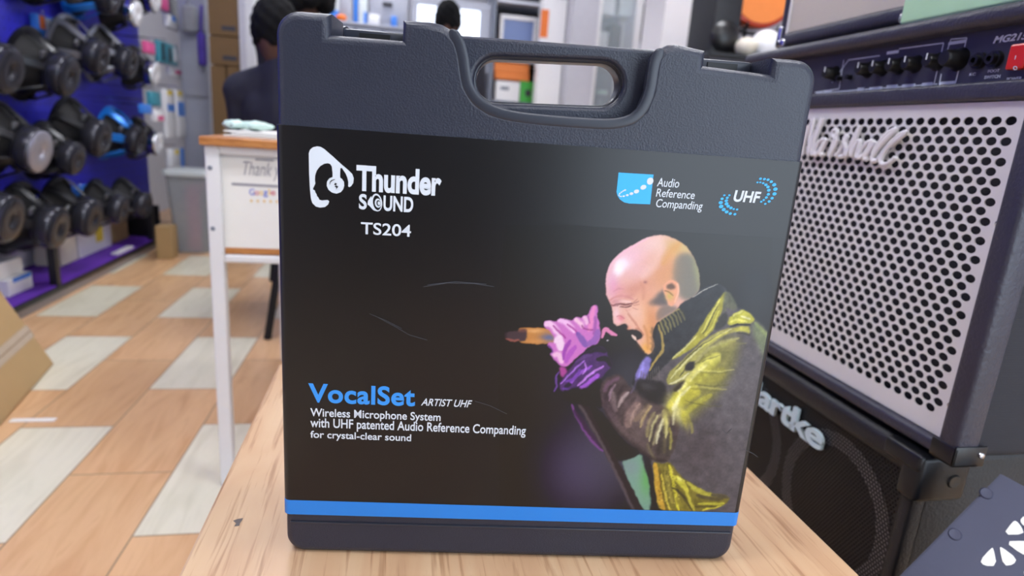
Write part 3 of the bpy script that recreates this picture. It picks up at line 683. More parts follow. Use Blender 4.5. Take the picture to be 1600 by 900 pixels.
# forearm sleeve
fa = poly(R_(860, 580, 3.91, [(300, 90), (330, 45), (400, 15), (450, 35), (490, 105), (560, 150), (640, 180), (700, 220), (760, 240), (790, 330), (765, 450), (720, 550), (660, 560), (600, 530), (470, 430), (380, 340), (330, 250), (305, 170)]), (74, 62, 64), 1.0)
for L, w, c, a in (([(330, 120), (350, 70), (420, 40)], 6, (150, 104, 140), .8), ([(380, 130), (385, 180), (400, 240)], 8, (176, 150, 150), .75), ([(420, 200), (440, 150), (470, 130)], 7, (186, 150, 148), .8), ([(470, 330), (490, 250), (540, 200)], 14, (176, 140, 126), .75), ([(520, 300), (560, 260), (600, 210)], 10, (186, 152, 98), .8), ([(350, 220), (400, 320), (480, 410)], 10, (110, 92, 92), .7), ([(500, 380), (560, 420), (620, 500)], 14, (106, 92, 90), .7),
                   ([(435, 330), (450, 240), (520, 160)], 4, (30, 26, 28), .9), ([(330, 170), (360, 130), (370, 90)], 5, (40, 32, 38), .8), ([(410, 210), (420, 130), (440, 90)], 4, (42, 36, 40), .8),
                   ([(590, 400), (600, 300), (640, 250)], 4, (220, 210, 110), .9), ([(625, 450), (650, 380), (690, 290)], 6, (226, 218, 150), .9), ([(620, 340), (650, 280), (670, 270)], 6, (206, 196, 130), .8), ([(700, 380), (710, 310), (690, 240)], 8, (232, 222, 130), .9), ([(730, 480), (735, 400), (725, 350)], 4, (190, 180, 70), .8), ([(690, 500), (700, 420), (705, 380)], 4, (150, 142, 78), .8), ([(590, 440), (605, 490), (640, 540)], 4, (140, 134, 80), .7),
                   ([(612, 470), (620, 380), (640, 320)], 4, (40, 36, 34), .9), ([(660, 510), (670, 420), (690, 330)], 6, (44, 40, 40), .9), ([(715, 520), (722, 430), (720, 380)], 4, (44, 40, 40), .9), ([(560, 230), (600, 190), (640, 185)], 4, (40, 38, 34), .8)):
    stroke(R_(860, 580, 3.91, L), w*1.15, c, a*.62, 2.6, clip=fa)
blob(1003, 655, 22, 26, (128, 110, 106), .55, 40, clip=fa); blob(985, 640, 12, 20, (150, 122, 122), .45, 30, clip=fa); blob(1040, 700, 16, 22, (78, 74, 66), .5, clip=fa); blob(950, 640, 10, 26, (70, 56, 70), .5, -20, clip=fa)
stroke([(942, 640), (958, 668), (985, 696), (1015, 718), (1042, 720)], 7, (46, 40, 42), .7, 3, clip=fa)
for L, w, c, a in (([(952, 626), (953, 612), (962, 600)], 4, (186, 150, 170), .6), ([(966, 636), (972, 622), (982, 612)], 5, (206, 186, 182), .6), ([(985, 662), (990, 642), (1000, 630)], 4, (190, 158, 140), .5), ([(1000, 668), (1006, 650), (1018, 634)], 4, (206, 180, 116), .6), ([(1014, 690), (1018, 668), (1028, 648)], 3, (232, 226, 150), .7), ([(1025, 694), (1030, 672), (1036, 654)], 3.4, (240, 236, 190), .75), ([(1040, 684), (1042, 668), (1040, 650)], 4, (238, 232, 150), .7), ([(1047, 702), (1049, 684), (1047, 668)], 2.4, (206, 198, 90), .6)):
    stroke(L, w, c, a, 1.6, clip=fa)
# dark chest under the collar
poly(R_(860, 580, 3.91, [(505, 95), (530, 45), (600, 50), (690, 60), (710, 120), (712, 180), (660, 210), (600, 180), (545, 150)]), (42, 41, 44), 2.0)
blob(1010, 603, 12, 5, (84, 80, 84), .5, 20); stroke([(994, 588), (992, 604), (985, 614)], 3, (96, 86, 120), .6, 1.5)
# upper sleeve in yellow light
ys = poly(R_(1040, 420, 4.09, [(0, 830), (60, 790), (110, 720), (180, 640), (200, 560), (270, 490), (380, 430), (480, 430), (460, 520), (440, 600), (400, 700), (330, 800), (260, 870), (180, 940), (120, 1000), (60, 960), (0, 900)]), (136, 132, 66), 7, .9)
for L, w, c, a in (([(60, 830), (150, 720), (230, 640), (330, 560)], 24, (214, 206, 66), .9), ([(90, 760), (170, 660), (240, 620)], 9, (240, 232, 150), .9), ([(230, 620), (300, 570), (340, 560)], 12, (236, 230, 110), .9), ([(30, 880), (110, 820), (200, 780)], 20, (216, 206, 50), .9), ([(80, 780), (130, 730)], 7, (250, 244, 190), .9), ([(200, 700), (300, 690), (360, 660)], 22, (182, 176, 60), .7), ([(190, 600), (250, 520), (380, 460), (470, 440)], 5, (206, 200, 120), .8),
                   ([(190, 640), (300, 660), (440, 645)], 2.6, (226, 220, 130), .9), ([(150, 750), (250, 758), (390, 770)], 2.4, (206, 200, 100), .8), ([(200, 655), (300, 668), (400, 660)], 2.4, (96, 94, 50), .8), ([(160, 765), (270, 775), (340, 780)], 2.4, (104, 100, 50), .7), ([(190, 610), (250, 560), (290, 545)], 3, (110, 106, 46), .8), ([(250, 860), (180, 880), (100, 860)], 4, (140, 134, 50), .6)):
    stroke(R_(1040, 420, 4.09, L), w*1.05, c, a*.62, 3.2 if w > 8 else 1.4, clip=None)
blob(1058, 642, 7, 16, (246, 238, 160), .85, -20); blob(1048, 634, 6, 12, (224, 214, 90), .8); blob(1068, 650, 5, 18, (206, 196, 70), .8, -15); blob(1040, 655, 4, 16, (190, 182, 100), .7)
for L, w, c, a in (([(1056, 628), (1072, 596), (1094, 572), (1120, 556)], 7, (236, 230, 110), .55), ([(1050, 640), (1062, 618), (1078, 604)], 5, (250, 246, 200), .7), ([(1078, 596), (1090, 580), (1104, 570)], 4, (246, 242, 170), .6), ([(1066, 650), (1086, 632), (1112, 616)], 9, (206, 200, 60), .5), ([(1100, 556), (1124, 540), (1150, 532)], 6, (190, 186, 84), .5), ([(1062, 622), (1052, 642), (1052, 664)], 4, (250, 246, 190), .6), ([(1072, 646), (1080, 662), (1082, 676)], 4, (196, 188, 70), .5)):
    stroke(L, w, c, a, 2.2)
for L in ([(1085, 600), (1110, 604), (1140, 600)], [(1070, 626), (1100, 634), (1128, 634)], [(1090, 568), (1106, 560), (1124, 556)]): stroke(L, 1.6, (84, 82, 44), .6, 1)
# lapel, strap, shoulder patch
lp = poly(R_(1040, 420, 4.09, [(20, 585), (110, 510), (190, 430), (250, 320), (320, 220), (360, 165), (395, 138), (380, 190), (355, 290), (300, 400), (230, 460), (140, 530), (70, 565)]), (164, 158, 56), .9)
for L, w, c in (([(350, 190), (290, 300), (230, 410)], 3.5, (212, 206, 96)), ([(330, 240), (270, 360), (240, 420)], 1.6, (70, 70, 40)), ([(345, 260), (300, 370), (250, 430)], 3, (200, 194, 76)), ([(200, 430), (110, 520), (40, 572)], 2.6, (206, 202, 130))): stroke(R_(1040, 420, 4.09, L), w, c, .9, .8)
poly(R_(1040, 420, 4.09, [(370, 150), (400, 140), (440, 200), (460, 250), (430, 265), (390, 240), (380, 280), (365, 270)]), (98, 102, 78), 1.2, .8)
poly(R_(1040, 420, 4.09, [(330, 330), (370, 270), (400, 300), (390, 360), (300, 400)]), (58, 58, 56), 1.2)
st = poly(R_(1040, 420, 4.09, [(0, 740), (20, 660), (70, 620), (150, 540), (230, 470), (330, 400), (420, 370), (480, 400), (400, 410), (300, 470), (230, 540), (190, 590), (150, 600), (120, 650), (160, 660), (120, 700), (60, 735)]), (168, 162, 84), 1)
for L, w, c in (([(30, 700), (110, 610), (200, 520), (300, 440), (420, 385)], 3, (220, 216, 150)), ([(60, 650), (140, 560), (240, 480), (360, 410)], 2, (84, 82, 44)), ([(20, 735), (90, 710), (150, 665)], 3, (226, 222, 170)), ([(90, 690), (120, 640), (150, 600)], 2, (80, 78, 50)), ([(230, 500), (330, 430), (400, 400)], 3, (206, 200, 90))): stroke(R_(1040, 420, 4.09, L), w, c, .9, .8)
poly(R_(1040, 420, 4.09, [(125, 610), (150, 590), (185, 590), (180, 640), (150, 655), (120, 640)]), (44, 44, 46), 1)
poly(R_(1040, 420, 4.09, [(40, 770), (80, 730), (130, 700), (100, 760), (60, 790)]), (60, 54, 44), 1.4)
sp_ = poly(R_(1040, 420, 4.09, [(395, 360), (400, 320), (440, 285), (490, 258), (540, 285), (570, 325), (560, 345), (490, 350), (440, 355)]), (190, 186, 60), .9)
for L, w, c in (([(410, 340), (450, 320), (520, 340)], 4, (226, 220, 100)), ([(430, 300), (490, 270)], 3, (214, 212, 110)), ([(480, 300), (540, 320)], 3, (232, 228, 170))): stroke(R_(1040, 420, 4.09, L), w, c, .9, .9, clip=sp_)
stroke(R_(1040, 420, 4.09, [(415, 368), (470, 352), (540, 358)]), 3, (44, 44, 36), .95, .8)
poly(R_(1040, 420, 4.09, [(430, 375), (500, 362), (535, 370), (540, 410), (500, 405), (440, 395)]), (186, 180, 72), 1); stroke(R_(1040, 420, 4.09, [(450, 408), (540, 420)]), 2, (60, 58, 44), .8, .8)
poly(R_(1040, 420, 4.09, [(545, 350), (580, 340), (660, 420), (690, 480), (660, 560), (640, 620), (610, 520), (560, 440)]), (116, 128, 92), 3.5, .85)
stroke(R_(1040, 420, 4.09, [(570, 345), (640, 410), (680, 470)]), 6, (140, 156, 92), .8, 2)
stroke(R_(1040, 420, 4.09, [(400, 470), (470, 480), (520, 475)]), 2, (140, 136, 84), .6, 1.4)
# lower jacket
lj = poly(R_(980, 600, 4.286, [(170, 520), (205, 525), (240, 535), (280, 515), (310, 550), (350, 610), (430, 665), (520, 718), (600, 735), (690, 750), (665, 800), (600, 830), (480, 856), (215, 856), (195, 760), (178, 640)]), (118, 108, 44), 1)
for L, w, c, a in (([(185, 530), (200, 700), (240, 850)], 11, (206, 160, 52), .9), ([(215, 560), (235, 720), (270, 850)], 5, (110, 92, 40), .8), ([(230, 600), (250, 740), (285, 850)], 4, (216, 196, 70), .9), ([(255, 545), (265, 640), (300, 800)], 6, (150, 138, 60), .9), ([(280, 540), (300, 620), (345, 850)], 5, (206, 196, 50), .9), ([(300, 620), (350, 640), (400, 720)], 9, (206, 200, 60), .9), ([(340, 630), (380, 650)], 5, (232, 228, 110), .9), ([(300, 690), (360, 730), (440, 850)], 4, (66, 60, 34), .9), ([(370, 640), (400, 740), (450, 850)], 5, (190, 180, 60), .8),
                   ([(430, 690), (520, 730), (600, 760)], 9, (176, 170, 60), .8), ([(460, 740), (560, 770), (640, 765)], 6, (82, 74, 54), .9), ([(470, 800), (560, 800), (650, 800)], 4, (196, 190, 60), .9), ([(500, 850), (580, 832), (650, 815)], 5, (222, 212, 60), .9), ([(450, 820), (540, 820), (600, 815)], 3, (74, 68, 36), .8), ([(560, 740), (640, 745), (690, 752)], 7, (80, 74, 62), .9), ([(400, 660), (460, 700)], 5, (200, 194, 70), .8), ([(330, 760), (380, 850)], 6, (140, 130, 46), .8)):
    stroke(R_(980, 600, 4.286, L), w, c, a, 1.2, clip=lj)
rng = np.random.default_rng(3)
for i in range(70):
    x, y = rng.uniform(1022, 1062), rng.uniform(730, 800)
    if x < 1020+(y-720)*.12: continue
    blob(x, y, 1.3, 1.1, (88, 76, 34) if i % 2 else (226, 210, 100), .6, clip=lj)
# printed texture: slight irregularity of edges, leather mottling and grain
def vnoise(sc, seed):
    r = np.random.default_rng(seed); h, w = int(PHt/SS/sc)+3, int(PWd/SS/sc)+3; g = r.uniform(-1, 1, (h, w))
    y, x = (np.arange(PHt)/SS/sc), (np.arange(PWd)/SS/sc); yi, xi = y.astype(int), x.astype(int); fy, fx = (y-yi)[:, None], (x-xi)[None]
    fy, fx = fy*fy*(3-2*fy), fx*fx*(3-2*fx)
    a = g[yi][:, xi]; b = g[yi][:, xi+1]; c = g[yi+1][:, xi]; d = g[yi+1][:, xi+1]
    return (a*(1-fx)+b*fx)*(1-fy)+(c*(1-fx)+d*fx)*fy
wx = vnoise(6, 1)*.9+vnoise(3, 2)*.3; wy = vnoise(6, 3)*.9+vnoise(3, 4)*.3
hd_soft = blur(hm, 3); wx *= (1-.9*hd_soft); wy *= (1-.9*hd_soft)
sxx = np.clip(np.arange(PWd)[None]+wx*SS, 0, PWd-1).astype(int); syy = np.clip(np.arange(PHt)[:, None]+wy*SS, 0, PHt-1).astype(int)
IMG = IMG[syy, sxx]
IMG = np.stack([blur(IMG[..., k], .45) for k in range(3)], -1)
jm = blur(np.clip(pmask(jk)[0]+fa+cf, 0, 1), 1.5)*(1-hm)
IMG = IMG*(1+(jm*(vnoise(3, 5)*.05+vnoise(9, 6)*.10+vnoise(1.6, 7)*.03))[..., None])
IMG = np.clip(IMG*(1+vnoise(1.2, 8)*.015)[..., None], 0, 255)
# edge of the picture melts into the black card
fade = np.clip((GX-PX0)/14, 0, 1)*1*np.clip((GY-PY0)/10, 0, 1)
IMG = IMG*fade[..., None]+np.array(PRINT_BG)*(1-fade[..., None])
# turn into the vertex colours of a grid lying on the sleeve; the veil that the photo's reflections lay over the print is taken off
def tolin(a):
    a = a/255.0; return np.where(a <= .04045, a/12.92, ((a+.055)/1.055)**2.4)
LINI = tolin(IMG)*.88; lum = LINI.mean(-1, keepdims=True)
LINI = np.clip(LINI-.018*np.clip(1-lum/.35, 0, 1)*np.clip(lum/.02, 0, 1), .004, 1)
STEP = 1.3
(pu0, pv0), (pu1, pv1) = (fc(PX0+4, 420)[0], vb+.0004), (su1-.0052, fc(1000, PY0+6)[1])
nx = int((PX1-PX0)/STEP*1.15); ny = int((PY1-PY0)/STEP*1.15)
uu = np.linspace(pu0, pu1, nx); vv = np.linspace(pv0, pv1, ny); UUg, VVg = np.meshgrid(uu, vv)
Pw = np.array(A0)[None, None]+UUg[..., None]*np.array(CUx)+VVg[..., None]*np.array(CV)+(SW+.0001)*np.array(CN)
rel = Pw-np.array(CAM); zz = rel@np.array(CF)
qx = 800+F*(rel@np.array(CR))/zz; qy = 450-F*(rel@np.array(CU))/zz
ix = np.clip((qx-PX0)*SS-.5, 0, PWd-1.01); iy = np.clip((qy-PY0)*SS-.5, 0, PHt-1.01)
x0i, y0i = ix.astype(int), iy.astype(int); fx, fy = (ix-x0i)[..., None], (iy-y0i)[..., None]
Cg = (LINI[y0i, x0i]*(1-fx)+LINI[y0i, x0i+1]*fx)*(1-fy)+(LINI[y0i+1, x0i]*(1-fx)+LINI[y0i+1, x0i+1]*fx)*fy
out = (qx < PX0) | (qx > PX1) | (qy < PY0) | (qy > PY1); Cg[out] = tolin(np.array(PRINT_BG, float))
me = bpy.data.meshes.new('singer_picture'); nv = nx*ny
I0 = (np.arange(ny-1)[:, None]*nx+np.arange(nx-1)[None]).ravel(); quads = np.stack([I0, I0+1, I0+nx+1, I0+nx], 1)
me.vertices.add(nv); me.vertices.foreach_set('co', Pw.astype('f').ravel())
me.loops.add(quads.size); me.loops.foreach_set('vertex_index', quads.ravel().astype('i')); me.polygons.add(len(quads)); me.polygons.foreach_set('loop_start', np.arange(0, quads.size, 4).astype('i'))
me.update(calc_edges=True)
ca = me.color_attributes.new('print', 'FLOAT_COLOR', 'POINT')
ca.data.foreach_set('color', np.concatenate([Cg.reshape(-1, 3), np.ones((nv, 1))], 1).astype('f').ravel())
mp, nt, b = newmat('printed_picture'); at = N(nt, 'ShaderNodeAttribute', attribute_name='print'); nt.links.new(at.outputs['Color'], b.inputs['Base Color'])
b.inputs['Roughness'].default_value = .30
tag(link('singer_picture', me, mp, sleeve), 'printed picture of a bald singer shouting into a microphone')

# ------------------------------------------------------------------ guitar amplifier with the steel grille, on top of the bass cabinet
XM = .62                                   # plane of the fronts along the right side
AFR = (Vector((XM, 0, 0)), Vector((0, -1, 0)), Vector((0, 0, 1)), Vector((-1, 0, 0)))   # u = -y, v = z
def fa_(x, y):
    p = on(x, y, 0, XM); return (-p.y, p.z)
y0m, y1m = .503, 1.06; zb, zt = .481, .960
amp = empty('guitar_amplifier', (XM+.15, (y0m+y1m)/2, zb), 'black guitar amplifier with pale steel honeycomb grille, stacked on the bass cabinet', 'amplifier')
bm = BM(); box(bm, (XM+.006, y0m+.004, zb+.004), (XM+.31, y1m, zt-.002), .012, 3)
link('cabinet', bm, 'side_cloth', amp, smooth=True)
# front frame of black tolex: left (far) stile, right (near) stile, sill, rail over the grille, head moulding
fz = dict(grB=.499, grT=.868, panB=.889, panT=.944)
bm = BM()
box(bm, (XM-.012, y0m, zb), (XM+.02, .5285, zt), .006, 3); box(bm, (XM-.012, y1m-.03, zb), (XM+.02, y1m, zt), .006, 3)
box(bm, (XM-.010, y0m+.002, zb), (XM+.02, y1m-.002, fz['grB']-.001), .005, 3)
link('front_frame', bm, 'tolex_grey', amp, smooth=True)
bm = BM(); box(bm, (XM-.016, y0m, fz['panT']), (XM+.30, y1m, zt+.004), .008, 4); link('top_moulding', bm, 'tolex_grey', amp, smooth=True)
bm = BM(); box(bm, (XM-.008, y0m+.002, fz['grT']+.001), (XM+.02, y1m-.002, fz['panB']), .004, 3); link('rail', bm, 'tolex_grey', amp, smooth=True)
link('baffle', box(BM(), (XM+.03, y0m+.01, fz['grB']-.004), (XM+.034, y1m-.01, fz['grT']+.004)), 'dark_cavity', amp)
# two loudspeakers seen faintly through the holes
for yc in (.665, .90):
    sp = link('driver', lathe(BM(), [(.125, 0), (.122, .006), (.112, .003), (.04, -.02), (.036, -.012), (0, -.004)], (XM+.026, yc, .683), (-1, 0, 0), 32), 'black_plastic', amp, smooth=True)
# honeycomb grille: real holes
def hexgrille(xp, ya, yb, za, zb_, pitch, rad, thick, marg, nc=12, inner=None, sy=1.0):
    bm = BM(); rowh = pitch*math.sqrt(3)/2; R = pitch/math.sqrt(3); rowp = pitch; pitch = pitch*sy
    nr = int((zb_-za)/rowh)+3; ncx = int((yb-ya)/pitch)+3
    for r in range(-4, nr):
        zc = zb_-marg-r*rowh
        for c in range(-3, ncx+2):
            yc = ya+marg+(c+.5*(r % 2))*pitch
            if zc < za-R or zc > zb_+R or yc > yb+R*sy or yc < ya-R*sy: continue
            hole = ya+marg-1e-6 <= yc <= yb-marg and za+marg <= zc <= zb_-marg+1e-6
            if inner and not inner(yc, zc): hole = False
            hx = [(yc+sy*R*math.cos(math.radians(90+60*k)), zc+R*math.sin(math.radians(90+60*k))) for k in range(6)]
            pts = []
            for k in range(6):
                a, b = hx[k], hx[(k+1) % 6]; pts.append(a)
                if nc == 12: pts.append(((a[0]+b[0])/2, (a[1]+b[1])/2))
            o = [bm.verts.new((xp, p[0], p[1])) for p in pts]
            if hole:
                n = len(pts); inn = [bm.verts.new((xp, yc+sy*rad*math.cos(math.radians(90+360*k/n)), zc+rad*math.sin(math.radians(90+360*k/n)))) for k in range(n)]
                dp = [bm.verts.new((xp+thick, v.co.y, v.co.z)) for v in inn]
                for k in range(n):
                    k2 = (k+1) % n
                    bm.faces.new((o[k], o[k2], inn[k2], inn[k])); bm.faces.new((inn[k], inn[k2], dp[k2], dp[k]))
            else: bm.faces.new(o)
    for co, no in (((0, ya, 0), (0, -1, 0)), ((0, yb, 0), (0, 1, 0)), ((0, 0, za), (0, 0, -1)), ((0, 0, zb_), (0, 0, 1))):
        bmesh.ops.bisect_plane(bm, geom=list(bm.verts)+list(bm.edges)+list(bm.faces), plane_co=co, plane_no=no, clear_outer=True)
    bmesh.ops.remove_doubles(bm, verts=bm.verts, dist=1e-5)
    bmesh.ops.recalc_face_normals(bm, faces=bm.faces)
    return bm
gr = hexgrille(XM-.001, .528, y1m-.03, fz['grB'], fz['grT'], .0120, .0047, .0012, .0195, sy=1.36)
link('grille', gr, 'grille_steel', amp)
for z in (.745, .54): link('grille_screw', lathe(BM(), [(0, .003), (.003, .002), (.0036, 0)], (XM-.001, .5315, z), (-1, 0, 0), 12), 'chrome', amp, smooth=True)
# script badge: strokes in photo pixels of the grille plane
def ribbon(name, strokes, r, m, parent, off=.006, mp=fa_, fr=AFR):
    bm = BM(); O, U, V, Nn = fr
    for L in strokes:
        P = [mp(*p) for p in L]
        for _ in range(2):
            q = [P[0]]
            for a, b in zip(P, P[1:]): q += [(a[0]*.75+b[0]*.25, a[1]*.75+b[1]*.25), (a[0]*.25+b[0]*.75, a[1]*.25+b[1]*.75)]
            P = q+[P[-1]]
        n = len(bm.verts)
        tube(bm, [O+U*u+V*v+Nn*off for u, v in P], [r*.7]+[r]*(len(P)-2)+[r*.7], 8)
    return link(name, bm, m, parent, smooth=True)
def c9(L): return [(1230+x/6.923, 160+y/6.923) for x, y in L]
sc = [c9([(205, 580), (225, 470), (270, 310), (350, 150), (320, 290), (290, 420), (280, 580)]), c9([(280, 575), (310, 440), (370, 300), (455, 140), (400, 290), (345, 430), (318, 540), (325, 582)]),
      c9([(470, 410), (430, 400), (380, 450), (345, 540), (360, 580), (400, 540), (450, 430)]), c9([(485, 400), (440, 490), (412, 550), (420, 582), (450, 560)]),
      c9([(500, 590), (540, 470), (590, 350), (595, 300), (560, 300), (535, 345), (560, 385), (600, 400)]), c9([(600, 400), (560, 490), (510, 590)]),
      c9([(575, 590), (640, 500), (690, 410), (708, 365), (680, 375), (670, 410), (690, 480), (690, 550), (660, 590), (610, 590)]),
      c9([(690, 590), (740, 470), (800, 340), (858, 235), (820, 330), (760, 480), (740, 590)]), c9([(745, 590), (790, 470), (835, 410), (850, 430), (820, 520), (800, 590), (820, 610)]),
      c9([(990, 430), (950, 420), (900, 460), (840, 540), (830, 600), (860, 600), (920, 530), (970, 440)]), c9([(1010, 425), (950, 520), (895, 590), (900, 625), (930, 610)]),
      c9([(960, 620), (1060, 470), (1170, 360), (1240, 290), (1200, 300), (1100, 380), (1020, 490), (970, 600), (985, 645), (1030, 630)]),
      c9([(1030, 640), (1120, 510), (1270, 390), (1360, 320), (1300, 335), (1190, 430), (1110, 530), (1060, 640), (1090, 680), (1150, 665), (1210, 620), (1230, 595)])]
ribbon('script_badge', sc, .0031, 'white_plastic', amp, off=.0075)
# control panel
pan = link('control_panel', box(BM(), (XM+.004, .529, fz['panB']), (XM+.02, y1m-.03, fz['panT'])), 'panel_grey', amp)
PFR = (Vector((XM+.004, 0, 0)), Vector((0, -1, 0)), Vector((0, 0, 1)), Vector((-1, 0, 0)))
def fp(x, y):
    p = on(x, y, 0, XM+.004); return (-p.y, p.z)
def c5(x, y): return (1000+x/2.667, y/2.667)
def c6(x, y): return (1400+x/5.625, y/5.625)
for x, y in ((1292, 119), (1345, 108), (1367, 108), (1393, 103), (1418, 101), (1452, 98)):
    p = on(x, y, 0, XM-.008); r = .0085
    k = link('knob', lathe(BM(), [(0, .016), (r*.75, .016), (r*.9, .014), (r, .004), (r*1.25, 0), (r*1.25, -.002)], (XM+.003, p.y, .9165), (-1, 0, 0), 20), 'black_plastic', pan, smooth=True)
    link('knob_pointer', box(BM(), (XM-.0135, p.y-.0008, .9175), (XM-.0128, p.y+.0008, .9245)), 'white_ink', pan)
p = on(1484, 96, 0, XM-.008); r = .0100
link('volume_knob', lathe(BM(), [(0, .02), (r*.75, .02), (r*.9, .017), (r, .005), (r*1.3, 0), (r*1.3, -.002)], (XM+.003, p.y, .9165), (-1, 0, 0), 22), 'black_plastic', pan, smooth=True)
for x, y in ((1527, 96), (1552, 93)):
    p = on(x, y, 0, XM)
    j = link('jack_socket', lathe(BM(), [(.003, .004), (.003, .009), (.0055, .009), (.0058, .004), (.0085, .004), (.009, 0)], (XM+.003, p.y, .912), (-1, 0, 0), 18), 'black_plastic', pan, smooth=True)
for x, y in ((1327, 116), (1311, 117)):
    p = on(x, y, 0, XM)
    link('push_button', lathe(BM(), [(0, .007), (.0034, .007), (.0036, 0)], (XM+.003, p.y, .909), (-1, 0, 0), 12), 'black_plastic', pan, smooth=True)
p = on(1590, 96, 0, XM)
link('power_switch', box(BM(), (XM-.004, p.y-.011, .899), (XM+.005, p.y+.009, .924), .002), 'red_switch', pan)
SFR = (Vector((XM-.004, 0, 0)), AFR[1], AFR[2], AFR[3])
def on_s(x, y):
    q = on(x, y, 0, XM-.004); return (-q.y, q.z)
ptx = lambda n, s, lb, rt, bold=.01, sh=0: link(n, text_mesh(s, PFR, (lambda a, b: (a[0], a[1], b[0]-sh*(b[1]-a[1]), b[1]))(fp(*lb), fp(*rt)), .0003, .0003, bold, sh), 'white_ink', pan)
link('switch_mark', text_mesh('I', SFR, (on_s(1586, 93)+on_s(1588.5, 87))[0:2]+on_s(1588.5, 87), .0006, .0003), 'white_ink', pan)
link('switch_mark', poly_prism([[on_s(*q) for q in ell(1587, 106.5, 3.2, 3.2)], [on_s(*q) for q in ell(1587, 106.5, 2.2, 2.2)]], SFR, .0004, .0007), 'white_ink', pan)
ptx('model_lettering', 'MG215', c6(852, 385), c6(1180, 275), .03, .3)
ptx('switch_lettering', 'FOOT', c6(808, 640), c6(915, 605)); ptx('switch_lettering', 'SWITCH', c6(776, 695), c6(922, 655)); ptx('switch_lettering', 'POWER', c6(972, 712), c6(1110, 672))
ptx('switch_lettering', 'KC', c6(645, 668), c6(705, 638))
def pline(pts, w=.0007):
    bm = BM()
    for a, b in zip(pts, pts[1:]):
        a, b = fp(*a), fp(*b); d = Vector((b[0]-a[0], b[1]-a[1])).normalized(); nn = Vector((-d.y, d.x))*w
        bm.faces.new([bm.verts.new(PFR[0]+PFR[1]*u+PFR[2]*v+PFR[3]*.0003) for u, v in ((a[0]+nn.x, a[1]+nn.y), (a[0]-nn.x, a[1]-nn.y), (b[0]-nn.x, b[1]-nn.y), (b[0]+nn.x, b[1]+nn.y))])
    bmesh.ops.recalc_face_normals(bm, faces=bm.faces); return bm
for L in ([c6(445, 470), c6(485, 345), c6(625, 333), c6(520, 745), c6(380, 755), c6(400, 650)], [c6(30, 430), c6(420, 378), c6(350, 680), c6(335, 745)], [c5(850, 250), c5(830, 370), c5(730, 385)], [c5(800, 345), c5(870, 250), c5(1000, 232)], [c5(735, 388), c5(1240, 350)]):
    link('panel_line', pline(L), 'white_ink', pan)
for a, b in ((c6(470, 375), c6(620, 345)), (c6(385, 748), c6(520, 710)), (c6(225, 758), c6(325, 722)), (c6(52, 770), c6(172, 735)), (c5(1025, 375), c5(1075, 352)), (c5(955, 378), c5(1010, 360)), (c5(905, 382), c5(935, 364)), (c5(768, 388), c5(800, 374)), (c5(1028, 228), c5(1080, 208)), (c5(1285, 188), c5(1360, 165))):
    a, b = fp(*a), fp(*b)
    link('panel_label', fbox(BM(), PFR, (a[0], a[1], 0), (b[0], b[1], .0004)), 'white_ink', pan)
# corner guards
bm = BM()
gx, gy, gz = XM-.013, y0m-.0015, zb-.001
tri = lambda pts, d: [bm.faces.new([bm.verts.new(p) for p in pts])]
box(bm, (gx, gy, gz), (XM+.028, gy+.003, gz+.024), .001); box(bm, (gx, gy, gz), (gx+.003, y0m+.03, gz+.022), .001); box(bm, (gx, gy, gz), (XM+.02, y0m+.03, gz+.003), .001)
cg = link('corner_guard', bm, 'black_plastic', amp, smooth=True)
link('guard_screw', lathe(BM(), [(0, .003), (.003, .002), (.0036, 0)], (XM+.021, gy, gz+.014), (0, -1, 0), 12), 'chrome', cg, smooth=True)
for y in (y0m+.05, y1m-.05):
    for x in (XM+.03, XM+.27): link('foot', lathe(BM(), [(0, 0), (.014, 0), (.016, .008), (0, .008)], (x, y, zb-.007), (0, 0, 1), 14), 'black_plastic', amp, smooth=True)

# ------------------------------------------------------------------ bass cabinet underneath
hz = zb-.007; hy0, hy1 = .545, 1.15
cab = empty('bass_cabinet', (XM+.2, .85, 0), 'black bass cabinet with dark metal mesh front, on the floor under the guitar amplifier', 'speaker cabinet')
link('cabinet', box(BM(), (XM, hy0, 0), (XM+.40, hy1, hz), .014, 4), 'black_tolex', cab, smooth=True)
bm = BM(); box(bm, (XM-.012, hy0, hz-.035), (XM+.02, hy1, hz), .012, 4); box(bm, (XM-.006, hy0, 0), (XM+.02, .561, hz-.02), .005, 3); box(bm, (XM-.006, hy1-.02, 0), (XM+.02, hy1, hz-.02), .005, 3); box(bm, (XM-.006, hy0, 0), (XM+.02, hy1, .03), .005, 3)
link('front_frame', bm, 'black_tolex', cab, smooth=True)
HFR = (Vector((XM-.004, 0, 0)), Vector((0, -1, 0)), Vector((0, 0, 1)), Vector((-1, 0, 0)))
def fh(x, y):
    p = on(x, y, 0, XM-.004); return (-p.y, p.z)
hg = hexgrille(XM-.003, .561, hy1-.02, .03, hz-.034, .0052, .0019, .0008, .004, nc=6)
link('grille', hg, 'black_metal', cab)
link('baffle', box(BM(), (XM-.0012, .562, .031), (XM-.0004, hy1-.021, hz-.035)), 'dark_cavity', cab)
# two lower pairs of aluminium coned drivers right behind the mesh
def drv(yc, zc, R):
    bm = lathe(BM(), [(R, 0), (R, .0008), (R*.80, .0008), (R*.80, .0002)], (XM-.0013, yc, zc), (-1, 0, 0), 48)
    return bm
for yc, zc in ((.669, .321), (.669, .105), (.895, .321), (.895, .105)):
    d = link('driver_ring', drv(yc, zc, .107 if zc > .2 else .07), 'brushed_alu', cab, smooth=True)
a, b = fh(1176, 640), fh(1292, 697)
link('badge_lettering', text_mesh('Hartke', HFR, (fh(1163, 600)[0], .3890, fh(1291, 690)[0], .4265), .004, .005, .025, 0, .92), 'pale_blue_badge', cab)
